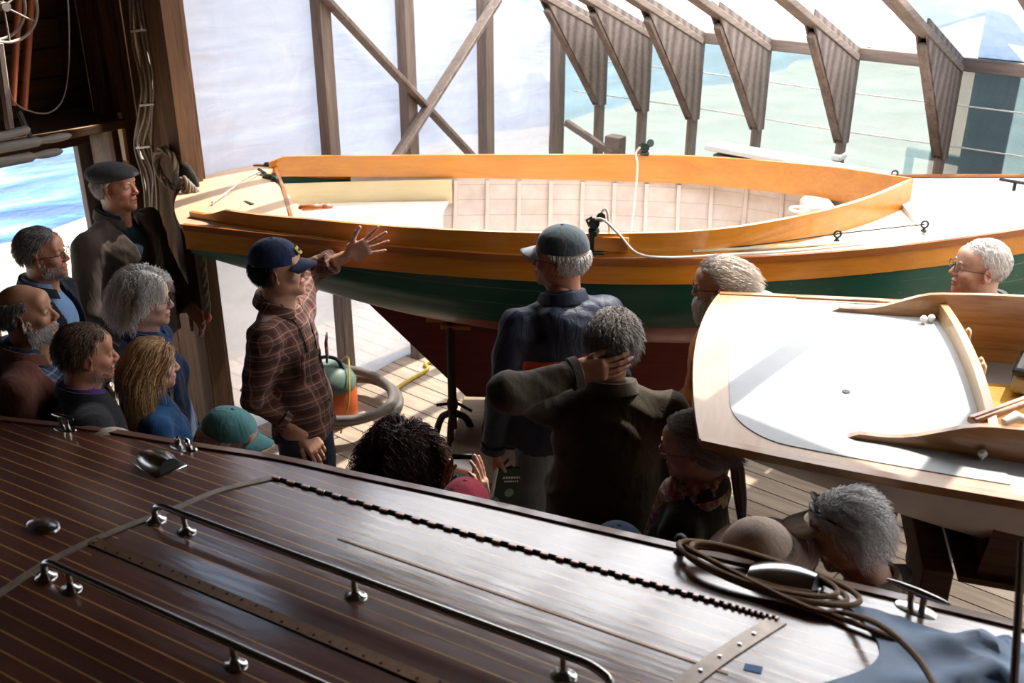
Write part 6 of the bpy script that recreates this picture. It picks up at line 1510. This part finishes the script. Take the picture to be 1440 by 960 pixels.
# 17 grey haired lady
def scarf(i):
    def mk():
        t = NT('patterned scarf'); n = t.noise(t.co(), 26, 2, .5, 1.); return t.done(t.bsdf(t.ramp(n, [(.32, srgb('#7a1f28')), (.42, srgb('#b0493a')), (.5, srgb('#8a6f8f')), (.58, srgb('#c9ad62')), (.68, srgb('#44506a'))]), .9, sheen=.2))
    F = Field((-.2, -.2, 1.05), (.2, .26, 1.62), .009); nb = i['nb']
    for k in range(3):
        pts = [nb + V3((.075 + .008 * k) * math.sin(a), .01 + (.080 + .008 * k) * math.cos(a), .03 - .028 * k - .02 * math.cos(a)) for a in np.linspace(0, 6.283, 18)]
        for p, q in zip(pts[:-1], pts[1:]): F.cone(p, q, .020, .020, k=.008)
    F.ell(nb + V3(.02, .11, -.04), (.04, .03, .035), k=.01); F.cone(nb + V3(.02, .12, -.05), nb + V3(.05, .15, -.28), .026, .034, k=.02); F.cone(nb + V3(-.01, .12, -.05), nb + V3(-.03, .15, -.22), .024, .03, k=.02)
    F.warp(lambda X: wrinkle(X, .005, 9, 1.5)); V, f = F.mesh(); mesh_obj('scarf', V * i['S'], f.tolist(), mk(), i['e'], True)
P(972, 626, 190, 'person with long straight grey hair, glasses and patterned scarf under the dinghy', .93, head=(-14, -10, 0), topmat=C_('dark olive jacket cloth', '#2c2a22'), legmat=dark, hair_k='tail', hair_m=H_('#7a716a', '#c9c1b9'), skin_k='fair', gls=M['varnish_rail'], fem=True, extra=scarf, wide=.95)
# 18 bucket hat
P(1062, 776, 196, 'person in beige stitched bucket hat beside the rope coil', .90, topmat=dark, legmat=jeans, hair_k='short', hair_m=hG, wide=.85, cap=lambda e, T: buckethat(e, C_('beige hat cotton', '#cdb7a4'), T), head=(-4, -12, -14))
# 19 white hair and sunglasses
def sung(i):
    T = i['T']; e = i['e']
    b = MB()
    for s in (-1, 1): b.lathe([(.002, -.002), (.028, -.002), (.03, 0), (.028, .002), (.002, .002)], (0, 0, 0), 18, rot('X', 62), sx=1.0, sy=.8); b.v[-1] = b.v[-1] + V3(s * .036, .060, .108)
    for s in (-1, 1): b.tube(spline([V3(s * .066, .055, .103), V3(s * .088, .0, .07), V3(s * .090, -.04, .03)], 10), .003, 6)
    b.tube([V3(-.01, .064, .112), V3(.01, .064, .112)], .003, 6); mesh_obj('sunglasses', T(np.concatenate(b.v)), b.f, M['black'], e, True)
    P_ = np.array([[(x * .09 * (1 + .1 * u), .055 + .05 * (1 - x * x) + u * .07 * (1 - .4 * x * x), .07 - .02 * x * x - .01 * u) for x in np.linspace(-1, 1, 13)] for u in np.linspace(0, 1, 6)])
    b = MB(); b.slab(P_, P_ + V3(0, 0, .004)); mesh_obj('visor_brim', T(b.v[0]), b.f, C_('tan visor', '#a18b75'), e, True)
P(1188, 748, 196, 'person with tousled white hair, sunglasses pushed up and tan jacket in front of the dinghy', .93, head=(-6, -22, 6), topmat=C_('tan jacket', '#6f6353'), legmat=grey, hair_k='wavy', hair_m=H_('#dcd6d0', '#ffffff'), skin_k='pale', fem=True, wide=.95, extra=sung, lean=(0, 16))
# 20 far right man
P(1378, 376, 214, 'person with short white hair and dark glasses beyond the dinghy at the right', 1.04, head=(0, 4, 0), topmat=C_('grey shirt cloth', '#5a5f66'), legmat=grey, hair_k='cropped', hair_m=hLG, gls=M['black'], skin_k='pale')
# benches of the seated visitors
for i, (x, y, fc, lab) in enumerate([(326, 618, 38, 'plain wooden stool under the visitor in the teal cap'), (568, 648, 118, 'plain wooden stool under the curly haired visitor'), (655, 722, 128, 'plain wooden stool under the visitor with the phone'), (868, 786, 150, 'plain wooden stool under the visitor in the faded blue cap')]):
    l = spot(x, y, 1., fc, SEAT); e = empty('stool', (l[0], l[1], 0), math.radians(fc), lab, 'stool')
    b = MB(); b.box((0, 0, .405), (.30, .30, .035), bev=.008); b.build('seat', M['timber_p'], e)
    for sx in (-1, 1):
        for sy in (-1, 1): b = MB(); b.beam((sx * .13, sy * .13, 0), (sx * .10, sy * .10, .39), .035, .035); b.build('leg', M['timber_p'], e)
# coiled mooring rope hanging on the corner post
M['manila'] = mat_plain('old manila rope', srgb('#9d8b76'), .85, nscale=120, bump=.8, bdist=.006, var=.35)
rp = [(262, 268), (240, 262), (222, 238), (221, 218), (231, 210), (243, 222), (250, 250), (262, 290), (272, 320), (282, 352), (288, 400), (292, 440)]
def twist(b, pts, r):
    n = len(pts); T_ = np.gradient(pts, axis=0); T_ /= np.linalg.norm(T_, axis=1)[:, None]; L_ = np.concatenate([[0], np.cumsum(np.linalg.norm(np.diff(pts, axis=0), axis=1))]); X = unit(np.cross(T_[0], [0, 1, .2]))
    fr = []
    for i in range(n): X = unit(X - T_[i] * (X @ T_[i])); fr.append((X.copy(), np.cross(T_[i], X)))
    for k in range(3): b.tube([pts[i] + r * .52 * (math.cos(L_[i] / (r * 1.5) + k * 2.094) * fr[i][0] + math.sin(L_[i] / (r * 1.5) + k * 2.094) * fr[i][1]) for i in range(n)], r * .56, 7)
b = MB(); twist(b, spline([ax(x, y, 1, YT - .10) for x, y in rp], 300), .021); tag(b.build('mooring_rope', M['manila']), 'thick manila rope looped over the corner post above the tall visitor', 'rope')
b = MB()
for j in range(3): twist(b, spline([ax(258 + 8 * j + 10 * math.sin(a), 285 + j * 8 + 34 * math.cos(a), 1, YT - .14 + .02 * j) for a in np.linspace(0, 5.8, 12)], 160), .016)
tag(b.build('mooring_rope', M['manila']), 'bundle of thinner rope hanging beside the stern of the green boat', 'rope')
F = Field((-.13, -.07, -.20), (.13, .07, .16), .009); F.ell((0, 0, 0), (.10, .045, .14), k=.03); F.warp(lambda X: wrinkle(X, .008, 21, .9)); V, f = F.mesh()
o = mesh_obj('hanging_bag', V, f.tolist(), C_('dark green bag cloth', '#2e2c26')); o.location = tuple(ax(262, 262, 1, YT - .06)); tag(o, 'dark soft bag hanging behind the manila rope on the post', 'bag')
b = MB(); b.tube(spline([ax(288, 410, 1, YT - .1), ax(291, 440, 1, YT - .1), ax(293, 452, 1, YT - .1)], 8), [.012] * 4 + [.02, .024, .02, .01], 10); tag(b.build('plastic_float', M['orange']), 'orange plastic float dangling from the rope on the corner post', 'float')
# ------------------------------------------------------------------ light, sky, camera
w = bpy.data.worlds.new('sky'); sc.world = w; w.use_nodes = True
nt = w.node_tree; nt.nodes.clear(); o_ = nt.nodes.new('ShaderNodeOutputWorld'); bg = nt.nodes.new('ShaderNodeBackground')
tc = nt.nodes.new('ShaderNodeTexCoord'); sp = nt.nodes.new('ShaderNodeSeparateXYZ'); rp = nt.nodes.new('ShaderNodeValToRGB')
nt.links.new(tc.outputs['Generated'], sp.inputs[0]); nt.links.new(sp.outputs[2], rp.inputs[0])
rp.color_ramp.elements[0].position = 0; rp.color_ramp.elements[0].color = (.86, .93, 1, 1)
rp.color_ramp.elements[1].position = .8; rp.color_ramp.elements[1].color = (.45, .66, 1, 1)
nt.links.new(rp.outputs[0], bg.inputs[0]); bg.inputs[1].default_value = 1.5; nt.links.new(bg.outputs[0], o_.inputs[0])
sd = bpy.data.lights.new('sun', 'SUN'); sd.energy = 20; sd.angle = math.radians(.6); sd.color = (1, .955, .88)
so = bpy.data.objects.new('sun', sd); COL.objects.link(so)
sdir = unit(crt * .48 + fh * .50 + cuz * .95)          # towards the sun
so.rotation_euler = Vector(sdir).to_track_quat('Z', 'Y').to_euler(); so.location = tuple(sdir * 20)
cam = bpy.data.cameras.new('camera'); co_ = bpy.data.objects.new('camera', cam); COL.objects.link(co_)
cam.sensor_width = 36; cam.lens = 36; co_.location = (0, 0, CH); co_.rotation_euler = (math.radians(90 - 24.5), 0, CAZ)
cam.dof.use_dof = True; cam.dof.focus_distance = 4.3; cam.dof.aperture_fstop = 3.6; cam.clip_start = .05; cam.clip_end = 300
sc.camera = co_
sc.view_settings.view_transform = 'Standard'; sc.view_settings.look = 'None'; sc.view_settings.gamma = 1; sc.view_settings.use_curve_mapping = False
sc.view_settings.exposure = .50
sc.cycles.max_bounces = 10; sc.cycles.diffuse_bounces = 5; sc.cycles.glossy_bounces = 4; sc.cycles.transmission_bounces = 6; sc.cycles.transparent_max_bounces = 24
sc.cycles.sample_clamp_indirect = 6; sc.cycles.use_denoising = True
sc.cycles.caustics_reflective = False; sc.cycles.caustics_refractive = False
